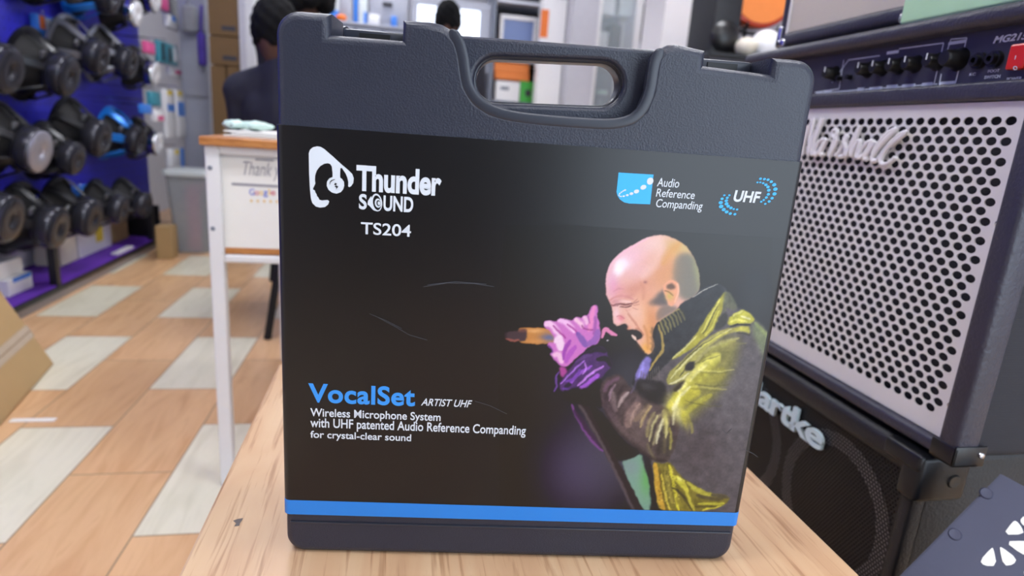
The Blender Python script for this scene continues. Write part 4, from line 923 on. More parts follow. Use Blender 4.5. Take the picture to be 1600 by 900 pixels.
# moulded corner protector
def corner_protector(bm):
    box(bm, (XM-.018, hy0-.012, hz-.045), (XM+.075, hy0+.05, hz+.003), .006, 3)
    return bm
bm = BM(); box(bm, (XM-.018, hy0-.010, hz-.022), (XM+.05, hy0+.045, hz+.0005), .005, 3); box(bm, (XM-.016, hy0-.012, hz-.060), (XM+.055, hy0+.018, hz), .007, 3)
cp = link('corner_protector', bm, 'black_metal', cab, smooth=True)
link('protector_screw', lathe(BM(), [(0, .001), (.004, .002), (.0075, .002), (.009, 0)], (XM+.033, hy0-.012, hz-.032), (0, -1, 0), 16), 'black_plastic', cp, smooth=True)

# ------------------------------------------------------------------ small practice amplifier on top
zs = zt+.004+.012
sx = .645; sy0, sy1 = .738, 1.03
sa = empty('practice_amplifier', (sx+.1, .88, zt+.004), 'small combo amplifier with beige cloth front and chrome corners, on top of the guitar amplifier', 'amplifier')
bm = BM(); box(bm, (sx+.012, sy0, zs), (sx+.2, sy1, zs+.30), .008, 3); link('cabinet', bm, 'black_tolex', sa, smooth=True)
bm = BM(); box(bm, (sx, sy0, zs), (sx+.02, sy1, zs+.022), .007, 3); box(bm, (sx, sy0, zs+.28), (sx+.02, sy1, zs+.30), .007, 3); box(bm, (sx, sy0, zs), (sx+.02, sy0+.016, zs+.3), .006, 3); box(bm, (sx, sy1-.016, zs), (sx+.02, sy1, zs+.3), .006, 3)
link('front_frame', bm, 'tolex_grey', sa, smooth=True)
link('grille_cloth', box(BM(), (sx+.006, sy0+.014, zs+.02), (sx+.013, sy1-.014, zs+.282)), 'amp_cloth', sa)
link('piping', box(BM(), (sx+.002, sy1-.019, zs+.018), (sx+.007, sy1-.016, zs+.284)), 'white_plastic', sa)
for y in (sy0, sy1):
    s = 1 if y == sy0 else -1
    bm = BM(); ya, yb = sorted((y-s*.002, y+s*.022)); box(bm, (sx-.003, ya, zs-.002), (sx+.026, yb, zs+.012), .004, 3)
    ya, yb = sorted((y-s*.003, y+s*.010)); box(bm, (sx-.003, ya, zs-.002), (sx+.03, yb, zs+.034), .004, 3)
    link('corner_guard', bm, 'chrome', sa, smooth=True)
for y in (sy0+.03, sy1-.03):
    for x in (sx+.03, sx+.17): link('foot', lathe(BM(), [(0, 0), (.01, 0), (.011, .014), (0, .014)], (x, y, zt+.004), (0, 0, 1), 12), 'black_plastic', sa, smooth=True)

# mint green box at the right end of the amplifier top
ma = on(1409, 45, 2, zt+.004)
mg = empty('green_box', (.7, .6, zt+.004), 'glossy mint green box lying on the guitar amplifier, right of the beige-fronted practice amplifier', 'box')
link('body', box(BM(), (XM-.008, y0m+.005, zt+.004), (XM+.2, ma.y-.016, zt+.115), .004, 3), 'mint', mg, smooth=True)
link('lid', box(BM(), (XM-.011, y0m+.003, zt+.110), (XM+.203, ma.y-.013, zt+.15), .004, 3), 'mint', mg, smooth=True)

# ------------------------------------------------------------------ dark equipment at the right edge
bk = empty('monitor_speaker', (.85, .40, 0), 'dark navy metal wedge at the lower right corner with a cream fan-shaped emblem', 'monitor speaker')
wn = Vector((-.50, -.52, .69)).normalized(); w0 = Vector((.63, .44, .415))
wp = lambda x, y: onpl(x, y, w0, wn)
q = [wp(1564, 736), wp(1400, 902), wp(1330, 972), wp(1500, 1060), wp(1760, 900), wp(1740, 830)]
bm = BM(); top = [bm.verts.new(p) for p in q]; bot = [bm.verts.new(Vector((p.x+.0, p.y, 0))) for p in q]
bm.faces.new(top); bm.faces.new(bot[::-1])
for i in range(len(q)): bm.faces.new((top[i], bot[i], bot[(i+1) % len(q)], top[(i+1) % len(q)]))
bmesh.ops.recalc_face_normals(bm, faces=bm.faces)
bmesh.ops.bevel(bm, geom=[e for e in bm.edges if all(v in top for v in e.verts)], offset=.003, segments=3, affect='EDGES')
link('housing', bm, 'navy_metal', bk, smooth=True)
wu = (Vector((0, 0, 1)).cross(wn)).normalized(); wv = wn.cross(wu)
WFR = (w0, wu, wv, wn)
def fw(x, y):
    p = wp(x, y)-w0; return (p.dot(wu), p.dot(wv))
def c10(L): return [(1380+x/3.463, 640+y/3.463) for x, y in L]
for L in ([(522, 818), (585, 748), (596, 752), (614, 846), (545, 846)], [(628, 748), (640, 744), (722, 806), (705, 840), (650, 846)], [(658, 714), (760, 710), (800, 720), (790, 790), (745, 782)], [(648, 678), (700, 606), (720, 602), (750, 640), (760, 676)], [(738, 600), (760, 576), (790, 580), (790, 640), (756, 628)], [(750, 890), (800, 830), (800, 900)]):
    link('emblem_petal', poly_prism([smooth_loop([fw(*p) for p in c10(L)], 1)], WFR, .0002, .0008), 'cream_logo', bk)
for x, y in ((1492, 835), (1541, 771)):
    c = wp(x, y); link('screw', lathe(BM(), [(0, .0005), (.003, .001), (.0055, .0012), (.0065, 0)], c, wn, 16), 'navy_metal', bk, smooth=True)

# ------------------------------------------------------------------ display wall on the left: blue pegboard with hanging loudspeakers
XP = -1.52
pb = empty('pegboard', (XP, 2.5, 0), 'blue perforated pegboard along the left wall, hung with loose loudspeakers', 'pegboard')
link('board', box(BM(), (XP-.04, .6, .262), (XP, 4.32, 2.3), .002), 'pegboard', pb)
for z in (.25, 2.3): link('rail', box(BM(), (XL+.002, .6, z), (XP+.006, 4.32, z+.02), .002), 'black_metal', pb)

def woofer_meshes(kind):
    """loudspeaker seen from behind; local axis +X from the rim (x=0) out to the magnet"""
    R, rm, D = kind['R'], kind['rm'], kind['D']
    out = []
    A = (1, 0, 0)
    out.append(('rim', lathe(BM(), [(R*.86, .004), (R, 0), (R, .010), (R*.88, .016), (R*.86, .004)], (0, 0, 0), A, 32), kind['bm']))
    out.append(('cone', lathe(BM(), [(R*.87, .008), (R*.6, D*.34), (rm*.55, D*.6), (rm*.5, D*.62), (0, D*.62)], (0, 0, 0), A, 28), kind['cone']))
    bm = BM(); n = kind['arms']
    for k in range(n):
        t = 2*math.pi*(k+.5)/n; w = kind['aw']
        c, s = math.cos(t), math.sin(t); tang = Vector((0, -s, c))
        prof = [(R*.93, .008), (R*.90, D*.20), (rm*1.02, D*.60), (rm*.9, D*.66)]
        rows = []
        for r, h in prof:
            ww = w*(1.25 if r > R*.9 else 1)
            ctr = Vector((h, r*c, r*s)); nrm = Vector((.5, .7*c, .7*s)).normalized()*.006
            rows.append([bm.verts.new(ctr-tang*ww), bm.verts.new(ctr+tang*ww), bm.verts.new(ctr+tang*ww*.8+nrm), bm.verts.new(ctr-tang*ww*.8+nrm)])
        for a, b in zip(rows, rows[1:]):
            for i in range(4): bm.faces.new((a[i], a[(i+1) % 4], b[(i+1) % 4], b[i]))
        bm.faces.new(rows[0][::-1]); bm.faces.new(rows[-1])
    bmesh.ops.recalc_face_normals(bm, faces=bm.faces)
    out.append(('basket', bm, kind['bm']))
    out.append(('top_plate', lathe(BM(), [(0, D*.60), (rm*1.04, D*.60), (rm*1.04, D*.66), (0, D*.66)], (0, 0, 0), A, 28), kind['plate']))
    out.append(('magnet', lathe(BM(), [(0, D*.66), (rm*.97, D*.66), (rm, D*.68), (rm, D*.90), (rm*.97, D*.925), (rm*.93, D*.925), (0, D*.925)], (0, 0, 0), A, 32), kind['mm']))
    out.append(('back_plate', lathe(BM(), [(rm*.90, D*.925), (rm*.90, D*.98), (rm*.84, D), (rm*.36, D), (rm*.30, D*.985), (rm*.22, D*.93), (0, D*.93)], (0, 0, 0), A, 30), kind['pm']))
    bm = BM(); box(bm, (D*.5, -R*.35, R*.42), (D*.56, -R*.15, R*.62), .002)
    out.append(('terminal', bm, 'brushed_alu'))
    return out
KB = dict(R=.148, rm=.086, D=.17, arms=6, aw=.016, bm='basket_black', cone='cone_paper', mm='magnet_black', plate='basket_black', pm='magnet_black')
kinds = {'black': KB, 'silver': dict(KB, pm='magnet_silver', mm='magnet_black'), 'grey': dict(KB, bm='basket_grey', R=.142, rm=.078), 'blue': dict(KB, bm='basket_blue', rm=.076, R=.14, aw=.02), 'small': dict(KB, R=.125, rm=.070, D=.15), 'chrome': dict(KB, pm='white_gloss', mm='chrome', R=.12, rm=.066, D=.14)}
protos = {}
def woofer(kind, px, py, X, label, tilt=13, spin=0, yaw=0):
    """px,py: middle of the magnet's back in the photo, standing on the plane x=X"""
    K = kinds[kind]; c = on(px, py, 0, X)
    rot = Matrix.Rotation(math.radians(yaw), 4, 'Z') @ Matrix.Rotation(math.radians(tilt), 4, 'Y') @ Matrix.Rotation(math.radians(spin), 4, 'X')
    loc = c - (rot @ Vector((K['D'], 0, 0)))
    o = bpy.data.objects.new('loudspeaker', None); COL.objects.link(o); o.empty_display_size = .05
    o.matrix_world = Matrix.Translation(loc) @ rot
    tag(o, label, 'loudspeaker', 'loose loudspeakers hung on the pegboard'); WL[o.name] = Vector((0, 0, 0))
    if kind not in protos:
        protos[kind] = [link(n, b, m, o, smooth=True) for n, b, m in woofer_meshes(K)]
    else:
        for p in protos[kind]:
            q = p.copy(); COL.objects.link(q); q.parent = o
    return o
XW = -1.28
rows = [
 ('black', 42, -40, 'black loudspeaker cut off by the top left of the frame, only its rim showing', 16, 10),
 ('black', 126, -26, 'dark loudspeaker at the top edge, between the cut-off one and the blue framed one', 14, 0),
 ('blue', 180, -2, 'loudspeaker with bright blue frame at the top edge of the frame', 10, 20),
 ('chrome', 217, 22, 'loudspeaker with shiny white magnet cover near the top of the pegboard', 8, 0),
 ('chrome', 247, 2, 'small loudspeaker with white cover at the top, right of the shiny white one', 8, 30),
 ('black', 20, 112, 'black loudspeaker of the upper row nearest the left edge of the photo', 13, 0),
 ('black', 112, 121, 'large black loudspeaker of the upper row, second from the left', 13, 20),
 ('grey', 162, 92, 'loudspeaker with grey metal frame in the upper row, third from the left', 13, 40),
 ('grey', 208, 100, 'loudspeaker with grey frame and pale magnet in the upper row, fourth from the left', 12, 10),
 ('chrome', 246, 116, 'white covered loudspeaker at the far end of the upper row', 10, 0),
 ('black', -22, 215, 'black loudspeaker of the middle row cut off by the left edge', 13, 15),
 ('silver', 67, 238, 'loudspeaker with a plain silver disc magnet in the middle row', 12, 0),
 ('small', 124, 250, 'small black loudspeaker right of the silver disc one in the middle row', 12, 20),
 ('black', 164, 219, 'black loudspeaker of the middle row, in front of the bright blue framed one', 13, 0),
 ('blue', 222, 222, 'loudspeaker with bright blue frame in the middle row', 12, 30),
 ('chrome', 251, 225, 'chrome ringed loudspeaker at the far end of the middle row', 10, 0),
 ('black', 22, 345, 'black loudspeaker of the bottom row at the left edge', 13, 0),
 ('black', 96, 358, 'black loudspeaker of the bottom row, second from the left, hanging lowest', 13, 20),
 ('black', 150, 342, 'black loudspeaker of the bottom row, third from the left, above the white carton', 12, 40),
 ('small', 195, 330, 'black loudspeaker of the bottom row, fourth from the left', 12, 10),
 ('small', 232, 322, 'rightmost black loudspeaker of the bottom row, beside the plastic bin', 10, 0),
]
for k, x, y, lb, t, sp in rows: woofer(k, x, y, XW, lb, t, sp)

# small goods hung on hooks between and beyond the loudspeakers
def hung(name, x0, y0, x1, y1, X, m, label, cat, extra=None, dep=.03):
    a = on(x0, (y0+y1)/2, 0, X); b = on(x1, (y0+y1)/2, 0, X); t = on((x0+x1)/2, y0, 0, X).z; u = on((x0+x1)/2, y1, 0, X).z
    r = empty(name, (X-dep/2, (a.y+b.y)/2, u), label, cat, 'small goods on the pegboard hooks')
    body = box(BM(), (X-dep, a.y, u), (X, b.y, t), .006, 2)
    link('body', body, m, r, smooth=True)
    hk = tube(BM(), [(XP+.001, (a.y+b.y)/2, t+.02), (X-dep/2, (a.y+b.y)/2, t+.02), (X-dep/2, (a.y+b.y)/2, t-.004)], .003, 8)
    link('hook', hk, 'chrome', r, smooth=True)
    if extra:
        for i, (fy0, fz0, fy1, fz1, em) in enumerate(extra):
            link('label_patch', box(BM(), (X-.001, a.y+(b.y-a.y)*fy0, u+(t-u)*fz0), (X+.0015, a.y+(b.y-a.y)*fy1, u+(t-u)*fz1)), em, r)
    return r
hung('blister_pack', 60, 26, 90, 62, -1.48, 'bright_blue', 'blue pack with orange and white capsules hung at the upper left', 'blister pack', [(.1, .4, .35, .95, 'orange'), (.4, .25, .65, .9, 'white_gloss'), (.7, .2, .95, .8, 'orange')])
hung('pink_pack', 253, -4, 264, 16, -1.3, 'pink', 'pink tagged pack hung at the very top', 'pack')
hung('white_pack', 263, 26, 282, 46, -1.32, 'white_gloss', 'white pack with a blue band below the upper pink tag', 'pack', [(.3, .6, .6, 1, 'bright_blue')])
hung('pink_clip', 231, 66, 243, 84, -1.25, 'pink', 'small pink clip in front of the upper row of loudspeakers', 'clip')
hung('teal_pack', 250, 68, 278, 100, -1.30, 'teal', 'teal and black striped pack right of the small pink clip', 'pack', [(.1, .1, .25, .9, 'black_plastic'), (.45, .1, .6, .8, 'black_plastic'), (.75, .2, .9, .9, 'white_gloss')])
hung('pink_white_pack', 268, 107, 296, 121, -1.32, 'white_gloss', 'white and pink pack hung below the teal striped pack', 'pack', [(.2, .3, .9, .7, 'pink')])
hung('teal_connector', 238, 144, 252, 166, -1.25, 'teal', 'teal connector above the chrome ringed loudspeaker', 'connector')
hung('red_white_pack', 244, 172, 258, 190, -1.2, 'white_gloss', 'white pack with red patch between the teal connector and the cable packs', 'pack', [(.2, .1, .8, .5, 'pink')])
hung('cable_pack', 261, 140, 275, 216, -1.28, 'white_gloss', 'white and blue cable pack with yellow top, left one of two', 'cable pack', [(.2, .88, .7, .98, 'yellow'), (.1, .55, .9, .7, 'bright_blue')])
hung('cable_pack', 277, 141, 290, 214, -1.28, 'white_gloss', 'white and blue cable pack with yellow top, right one of two', 'cable pack', [(.2, .88, .7, .98, 'yellow'), (.1, .45, .9, .75, 'bright_blue')])
hung('white_blue_pack', 268, 232, 288, 262, -1.28, 'white_gloss', 'white pack with blue edge above the plastic bin', 'pack', [(.7, 0, 1, 1, 'bright_blue'), (.3, .7, .6, .95, 'yellow')])
hung('blue_connector', 226, 163, 238, 178, -1.2, 'bright_blue', 'small blue knob above the blue framed loudspeaker of the middle row', 'connector')
hung('blue_tube', 119, 290, 143, 306, -1.48, 'bright_blue', 'bright blue tube between the bottom row loudspeakers', 'tube')
hung('grey_gloves', 262, 0, 290, 48, -1.47, 'glove_grey', 'pair of grey cloth gloves hung at the top beside the white pack', 'gloves')

# grey locker column at the end of the pegboard, purple pouch on it
LY = 4.36
lx0, lx1 = on(283, 120, 1, LY).x, on(327, 120, 1, LY).x
lk = empty('locker', ((lx0+lx1)/2, LY+.2, 0), 'tall grey metal locker at the end of the blue pegboard', 'locker')
link('body', box(BM(), (lx0, LY+.004, 0), (lx1, LY+.42, 2.1), .004), 'locker_grey', lk)
zs_ = [0.02, on(305, 152, 1, LY).z, on(305, 50, 1, LY).z, 2.08]
for z0, z1 in zip(zs_, zs_[1:]):
    d = link('door', box(BM(), (lx0+.006, LY-.014, z0+.006), (lx1-.006, LY+.003, z1-.006), .003), 'locker_grey', lk)
    link('handle', box(BM(), (lx1-.03, LY-.026, (z0+z1)/2-.04), (lx1-.016, LY-.012, (z0+z1)/2+.04), .002), 'chrome', d)
def pouch(name, x0, y0, x1, y1, Y, m, label, cat, dep=.04):
    a = on(x0, (y0+y1)/2, 1, Y).x; b = on(x1, (y0+y1)/2, 1, Y).x; t = on((x0+x1)/2, y0, 1, Y).z; u = on((x0+x1)/2, y1, 1, Y).z
    r = empty(name, ((a+b)/2, Y+dep/2, u), label, cat)
    link('body', box(BM(), (a, Y, u), (b, Y+dep, t), .015, 3), m, r, smooth=True)
    link('strap', tube(BM(), [((a+b)/2-.01, Y+dep*.8, t-.01), ((a+b)/2-.004, Y+dep*.8, t+.07), ((a+b)/2, Y+dep+.008, t+.16)], .008, 8), m, r, smooth=True)
pouch('purple_pouch', 308, 51, 321, 102, LY-.07, 'purple_cloth', 'purple pouch hanging on the front of the grey locker', 'pouch')
pouch('grey_bag', 284, 8, 305, 50, LY-.09, 'glove_grey', 'crumpled grey cloth bag hanging above the purple pouch', 'bag')
sw = pxbox('wall_switch', 327, 118, 338, 168, 4.5, .03, 'white_plastic', 'white upright plate between the grey locker and the brown cartons', 'plate')

# low shelf unit under the pegboard
SX = -1.345
su = empty('display_shelf', (-1.55, 2.2, 0), 'long low display shelf with purple mat and black posts, under the pegboard', 'shelf')
zsh = .055
link('plinth', box(BM(), (XL+.002, .6, 0), (SX, 3.93, zsh-.02), .002), 'skirting', su)
link('edge', box(BM(), (XL+.002, .6, zsh-.02), (SX+.006, 3.93, zsh), .002), 'black_plastic', su)
link('mat', box(BM(), (XL+.012, .6, zsh), (SX-.004, 3.92, zsh+.004)), 'purple_mat', su)
link('back_panel', box(BM(), (-1.63, .6, zsh), (-1.62, 3.93, .248)), 'shelf_white', su)
for px_, py_ in ((92, 430), (240, 350)):
    y = on(px_, py_, 0, SX).y; link('post', box(BM(), (SX-.03, y-.016, zsh), (SX, y+.016, .245), .002), 'black_plastic', su)
link('end_panel', box(BM(), (XL+.002, 3.93, 0), (SX, 3.95, .245), .002), 'black_plastic', su)
def shelf_box(name, px0, px1, ytop, X, dep, m, label, cat, extra=None, group=None, zb_=None):
    z0 = zsh+.0045 if zb_ is None else zb_
    # y range from pixels at the box foot
    ya = on(px0, 430, 0, X).y; yb = on(px1, 430, 0, X).y
    r = empty(name, (X-dep/2, (ya+yb)/2, z0), label, cat, group)
    link('body', box(BM(), (X-dep, ya, z0), (X, yb, ytop), .003), m, r)
    if extra:
        fy0, fz0, fy1, fz1, em = extra
        link('label_patch', box(BM(), (X-.0005, ya+(yb-ya)*fy0, z0+(ytop-z0)*fz0), (X+.001, ya+(yb-ya)*fy1, z0+(ytop-z0)*fz1)), em, r)
    return r
shelf_box('white_carton', 128, 180, .215, -1.485, .11, 'white_plastic', 'white carton with a yellow label on the low shelf', 'box', (.5, .3, .72, .95, 'yellow'))
shelf_box('grey_carton', 98, 125, .205, -1.485, .11, 'cream_cloth', 'pale greyish carton left of the white carton on the low shelf', 'box')
shelf_box('brown_box', 184, 206, .20, -1.49, .10, 'cardboard', 'brown cardboard box at the right end of the low shelf', 'box')
shelf_box('white_pack', 11, 50, .125, -1.42, .14, 'white_plastic', 'lower white and pale blue pack at the left of the low shelf', 'pack', (.2, .75, .95, 1, 'bright_blue'))
shelf_box('white_pack', -4, 38, .19, -1.44, .12, 'white_plastic', 'upper white pack stacked at the left of the low shelf', 'pack', None, None, .1255)
a_ = on(203, 393, 2, zsh+.005)
tag(link('white_tag', box(BM(), (-1.39, a_.y-.10, zsh+.0045), (-1.355, a_.y+.10, zsh+.016), .004), 'white_plastic'), 'small white strip lying on the purple mat', 'strip')

# brown carton leaning at the left edge, taped
K0 = on(85, 568, 2, .004); e2 = (on(0, 665, 2, .004)-K0).normalized(); e2.z = 0; e2.normalize()
sd = Vector((0, 0, 1)).cross(e2).normalized()
if sd.x > 0: sd = -sd
best = None
for i in range(5, 90):                       # lean whose edge passes through the photo's upper left edge
    th = math.radians(i); e1 = sd*math.cos(th)+Vector((0, 0, 1))*math.sin(th)
    for L in (.15, .2, .25):
        p = K0+e1*L-CAM; z = p.dot(CF); qx_, qy_ = 800+F*p.dot(CR)/z, 450-F*p.dot(CU)/z
        d = abs((qy_-568)-(qx_-85)*(455-568)/(0-85))/1.6
        if best is None or d < best[0]: best = (d, th)
th = best[1]; e1 = sd*math.cos(th)+Vector((0, 0, 1))*math.sin(th); e3 = e1.cross(e2).normalized()
if e3.z > 0: e3 = -e3
print('carton lean', math.degrees(th), best[0])
cb = empty('cardboard_box', K0, 'brown cardboard box sealed with clear tape, tilted at the left edge on the floor', 'box')
CB = (K0, e1, e2, -e3)
L1, L2, L3 = .34, .62, .20
# the box tips onto its lower edge: faces are built on the tilted frame, its far side lower than its near edge is lifted clear of the floor
bx = fbox(BM(), CB, (0, 0, -L3), (L1, L2, 0), .004)
zmin = min(v.co.z for v in bx.verts); lift = max(0, .001-zmin)
for v in bx.verts: v.co.z += 0
link('body', bx, 'cardboard', cb)
link('tape', fbox(BM(), CB, (L1*.30, -.001, .0004), (L1*.42, L2+.001, .0011)), 'packing_tape', cb)
link('flap_seam', fbox(BM(), CB, (L1*.355, -.0015, .0008), (L1*.362, L2+.0015, .0014)), 'brown_carton', cb)
# a pale strip lying on the floor beside it
a = on(16, 657, 2, .002); b = on(90, 653, 2, .002)
tag(link('paper_strip', box(BM(), (a.x, a.y-.008, .0005), (b.x, a.y+.010, .003), .001), 'white_paper'), 'thin pale strip lying on the floor by the cardboard box', 'strip')

# clear bin with lid, cardboard block beside it
BY = 3.75
bx0, bx1 = on(259, 330, 1, BY).x, on(329, 330, 1, BY).x
bz = on(292, 276, 1, BY).z
bn = empty('plastic_bin', ((bx0+bx1)/2, BY+.13, 0), 'grey translucent plastic bin with a pale lid on the floor beside the locker', 'bin')
bm = BM(); lo = rrect(bx0+.03, BY+.02, bx1-.03, BY+.25, .03); hi = rrect(bx0, BY, bx1, BY+.28, .03)
v0 = [bm.verts.new((x, y, .002)) for x, y in lo]; v1 = [bm.verts.new((x, y, bz)) for x, y in hi]
n = len(v0); bm.faces.new(v0[::-1])
for i in range(n): bm.faces.new((v0[i], v0[(i+1) % n], v1[(i+1) % n], v1[i]))
link('tub', bm, 'clear_plastic', bn, smooth=True)
link('lid', poly_prism([rrect(bx0-.015, BY-.015, bx1+.015, BY+.295, .04)], (Vector((0, 0, 0)), Vector((1, 0, 0)), Vector((0, 1, 0)), Vector((0, 0, 1))), bz, bz+.03, .006), 'lid_white', bn, smooth=True)
link('contents', box(BM(), (bx0+.09, BY+.05, .01), (bx0+.16, BY+.2, bz-.05), .01), 'pink', bn)
link('contents', box(BM(), (bx0+.18, BY+.05, .01), (bx1-.06, BY+.2, bz-.08), .01), 'mid_grey', bn)
pxbox('cardboard_block', 243, 354, 268, 397, 3.58, .10, 'cardboard', 'small brown cardboard block on the floor left of the plastic bin', 'box', z0=0)

# stacked brown cartons behind the desk
for (x0, y0, x1, y1, lb) in ((328, 104, 352, 215, 'lower left brown carton of the stack behind the white desk'), (354, 104, 374, 215, 'lower right brown carton of the stack behind the white desk'), (328, 58, 374, 103, 'middle brown carton of the stack, with a dark strap mark'), (328, -40, 374, 57, 'upper brown carton of the stack, with a dark strap mark')):
    Y = 4.05; xm = (x0+x1)/2
    a = on(x0, 100, 1, Y).x; b = on(x1, 100, 1, Y).x-.002
    t = on(360, y0, 1, Y).z; u = 0 if y1 > 200 else on(360, y1, 1, Y).z
    r = empty('carton', ((a+b)/2, Y+.15, u), lb, 'carton', 'brown cartons stacked behind the desk')
    link('body', box(BM(), (a, Y, u+.001), (b, Y+.3, t-.001), .004), 'brown_carton', r)
    if b-a > .15: link('strap_mark', box(BM(), (a+(b-a)*.45, Y-.002, u+.03), (b-.01, Y+.001, u+.055)), 'dark_grey', r)
tag(link('column', box(BM(), (on(376, 50, 1, 4.1).x, 4.06, 0), (on(378, 50, 1, 4.1).x+.03, 4.3, ZC)), 'wall_white'), kind='structure').name = 'trim_1'

# ------------------------------------------------------------------ white steel desk with a thank-you poster
DY = 1.30
dk = empty('desk', (-.05, DY+.35, 0), 'white steel-framed desk with a wooden top and a poster, behind the bench', 'desk')
dx0, dx1 = on(322, 300, 1, DY).x, .30
zt_ = on(330, 213, 1, DY).z; zu = on(330, 227, 1, DY).z
link('desk_top', box(BM(), (dx0-.006, DY-.012, zu), (dx1+.006, DY+.80, zt_), .003), 'desk_wood', dk)
lw = .027
for x in (dx0, dx1-lw):
    for y in (DY, DY+.76): link('leg', box(BM(), (x, y, 0), (x+lw, y+lw, zu), .003), 'white_paint', dk)
zr0, zr1 = on(390, 412, 1, DY).z, on(390, 402, 1, DY).z
bm = BM(); box(bm, (dx0+lw, DY+.002, zr0), (dx1-lw, DY+lw-.002, zr1+.002), .003); box(bm, (dx0+lw, DY+.762, zr0), (dx1-lw, DY+.784, zr1), .003); box(bm, (dx0+.002, DY+lw, zr0), (dx0+lw-.002, DY+.76, zr1), .003); box(bm, (dx1-lw+.002, DY+lw, zr0), (dx1-.002, DY+.76, zr1), .003)
link('lower_rail', bm, 'white_paint', dk)
zpt = on(390, 243, 1, DY).z
link('apron', box(BM(), (dx0+lw, DY+.002, zpt), (dx1-lw, DY+.02, zu), .002), 'white_paint', dk)
link('shelf_board', box(BM(), (dx0+.004, DY+.012, zr1+.003), (dx1-.004, DY+.75, zr1+.016), .002), 'desk_wood', dk)
link('front_panel', box(BM(), (dx0+lw, DY+.016, zr1+.016), (dx1-lw, DY+.022, zpt)), 'white_paint', dk)
for y_ in (262, 357):
    p = on(325, y_, 1, DY); link('bolt', lathe(BM(), [(0, .002), (.004, .0015), (.0048, 0)], (dx0+.009, DY, p.z), (0, -1, 0), 12), 'mid_grey', dk, smooth=True)
PW_ = (Vector((0, DY+.014, 0)), Vector((1, 0, 0)), Vector((0, 0, 1)), Vector((0, -1, 0)))
def fd(x, y):
    p = on(x, y, 1, DY+.014); return (p.x, p.z)
a = fd(343, 245); b = fd(343, 386)
po = link('poster', fbox(BM(), PW_, (a[0], b[1], -.0012), (a[0]+.30, a[1], 0), 0), 'white_paper', dk)
def pt(n, s, lb, rt, m, bold=.0, sh=0):
    a, b = fd(*lb), fd(*rt); link(n, text_mesh(s, PW_, (a[0], a[1], b[0]-sh*(b[1]-a[1]), b[1]), .0003, .0003, bold, sh), m, po)
def c11(x, y): return (330+x/4.5, 230+y/4.5)
pt('poster_lettering', 'Thank you', c11(205, 225), c11(575, 118), 'ink_grey', .0, .2)
for s, x0, x1, m in (('G', 268, 305, 'ink_blue'), ('o', 307, 335, 'ink_red'), ('o', 337, 365, 'ink_yellow'), ('g', 367, 398, 'ink_blue'), ('l', 404, 412, 'ink_yellow'), ('e', 418, 452, 'ink_red')):
    yb_ = 352 if s == 'g' else 338; yt_ = 292 if s in 'Gl' else 308
    pt('poster_lettering', s, c11(x0, yb_), c11(x1, yt_), m, .02)
for i in range(5):
    cx, cy = 283+i*45, 377+i*1.5
    L = [c11(cx+(14 if k % 2 == 0 else 6)*math.cos(math.radians(-90+36*k)), cy+(14 if k % 2 == 0 else 6)*math.sin(math.radians(-90+36*k))) for k in range(10)]
    link('poster_star', poly_prism([[fd(*p) for p in L]], PW_, .0002, .0005), 'ink_yellow', po)
for (x0, y0, x1, y1) in ((145, 252, 560, 268), (310, 76, 440, 92)):
    a, b = fd(*c11(x0, y1)), fd(*c11(x1, y0)); link('poster_line', fbox(BM(), PW_, (a[0], a[1], .0002), (b[0], (a[1]+b[1])/2, .0005)), 'ink_grey', po)
# things on the desk
a = on(352, 211, 1, DY+.08)
tray = empty('paper_stack', (-.2, DY+.2, zt_), 'loose stack of white sheets on the wooden desk top', 'paper')
for i, (dx, dy, w, h) in enumerate(((0, 0, .24, .22), (.012, .012, .235, .21), (-.004, .02, .23, .2))):
    link('sheet', box(BM(), (a.x+dx, DY+.06+dy, zt_+.0005+i*.004), (a.x+dx+w, DY+.06+dy+h, zt_+.003+i*.004), .001), 'white_paper', tray)
for j, (x, y, w) in enumerate(((368, 200, .05), (398, 201, .07))):
    p = on(x, y, 1, DY+.15)
    bm = BM(); bmesh.ops.create_icosphere(bm, subdivisions=3, radius=1)
    for v in bm.verts:
        nse = 1+.18*math.sin(v.co.x*7+j)*math.cos(v.co.y*6)
        v.co = Vector((p.x+v.co.x*w*.5*nse, DY+.15+v.co.y*.035*nse, zt_+.0125+.010+v.co.z*.010*nse))
    tag(link('crumpled_paper', bm, 'lid_green' if 'lid_green' in M else MM('lid_green', (190, 214, 206), .7), smooth=True), ('crumpled pale green paper on the desk stack, left one', 'crumpled pale green paper on the desk stack, right one')[j], 'paper', 'crumpled papers on the desk')

# ------------------------------------------------------------------ people behind the desk
def capsules(bm, segs):
    for p, q, r0, r1 in segs:
        p, q = Vector(p), Vector(q); d = q-p; L = d.length
        if L < 1e-5: d = Vector((0, 0, 1)); L = 1e-5
        prof = [(0, -r0)] + [(r0*math.cos(t), -r0*math.sin(t)) for t in (1.2, .8, .4)] + [(r0, 0), (r1, L)] + [(r1*math.cos(t), L+r1*math.sin(t)) for t in (.4, .8, 1.2)] + [(0, L+r1)]
        b2 = lathe(BM(), prof, p, d, 14); me = bpy.data.meshes.new('t'); b2.to_mesh(me); b2.free(); bm.from_mesh(me); bpy.data.meshes.remove(me)
def ellips(bm, c, r):
    n = len(bm.verts); bmesh.ops.create_icosphere(bm, subdivisions=3, radius=1); bm.verts.ensure_lookup_table()
    for v in list(bm.verts)[n:]: v.co = Vector((c[0]+v.co.x*r[0], c[1]+v.co.y*r[1], c[2]+v.co.z*r[2]))
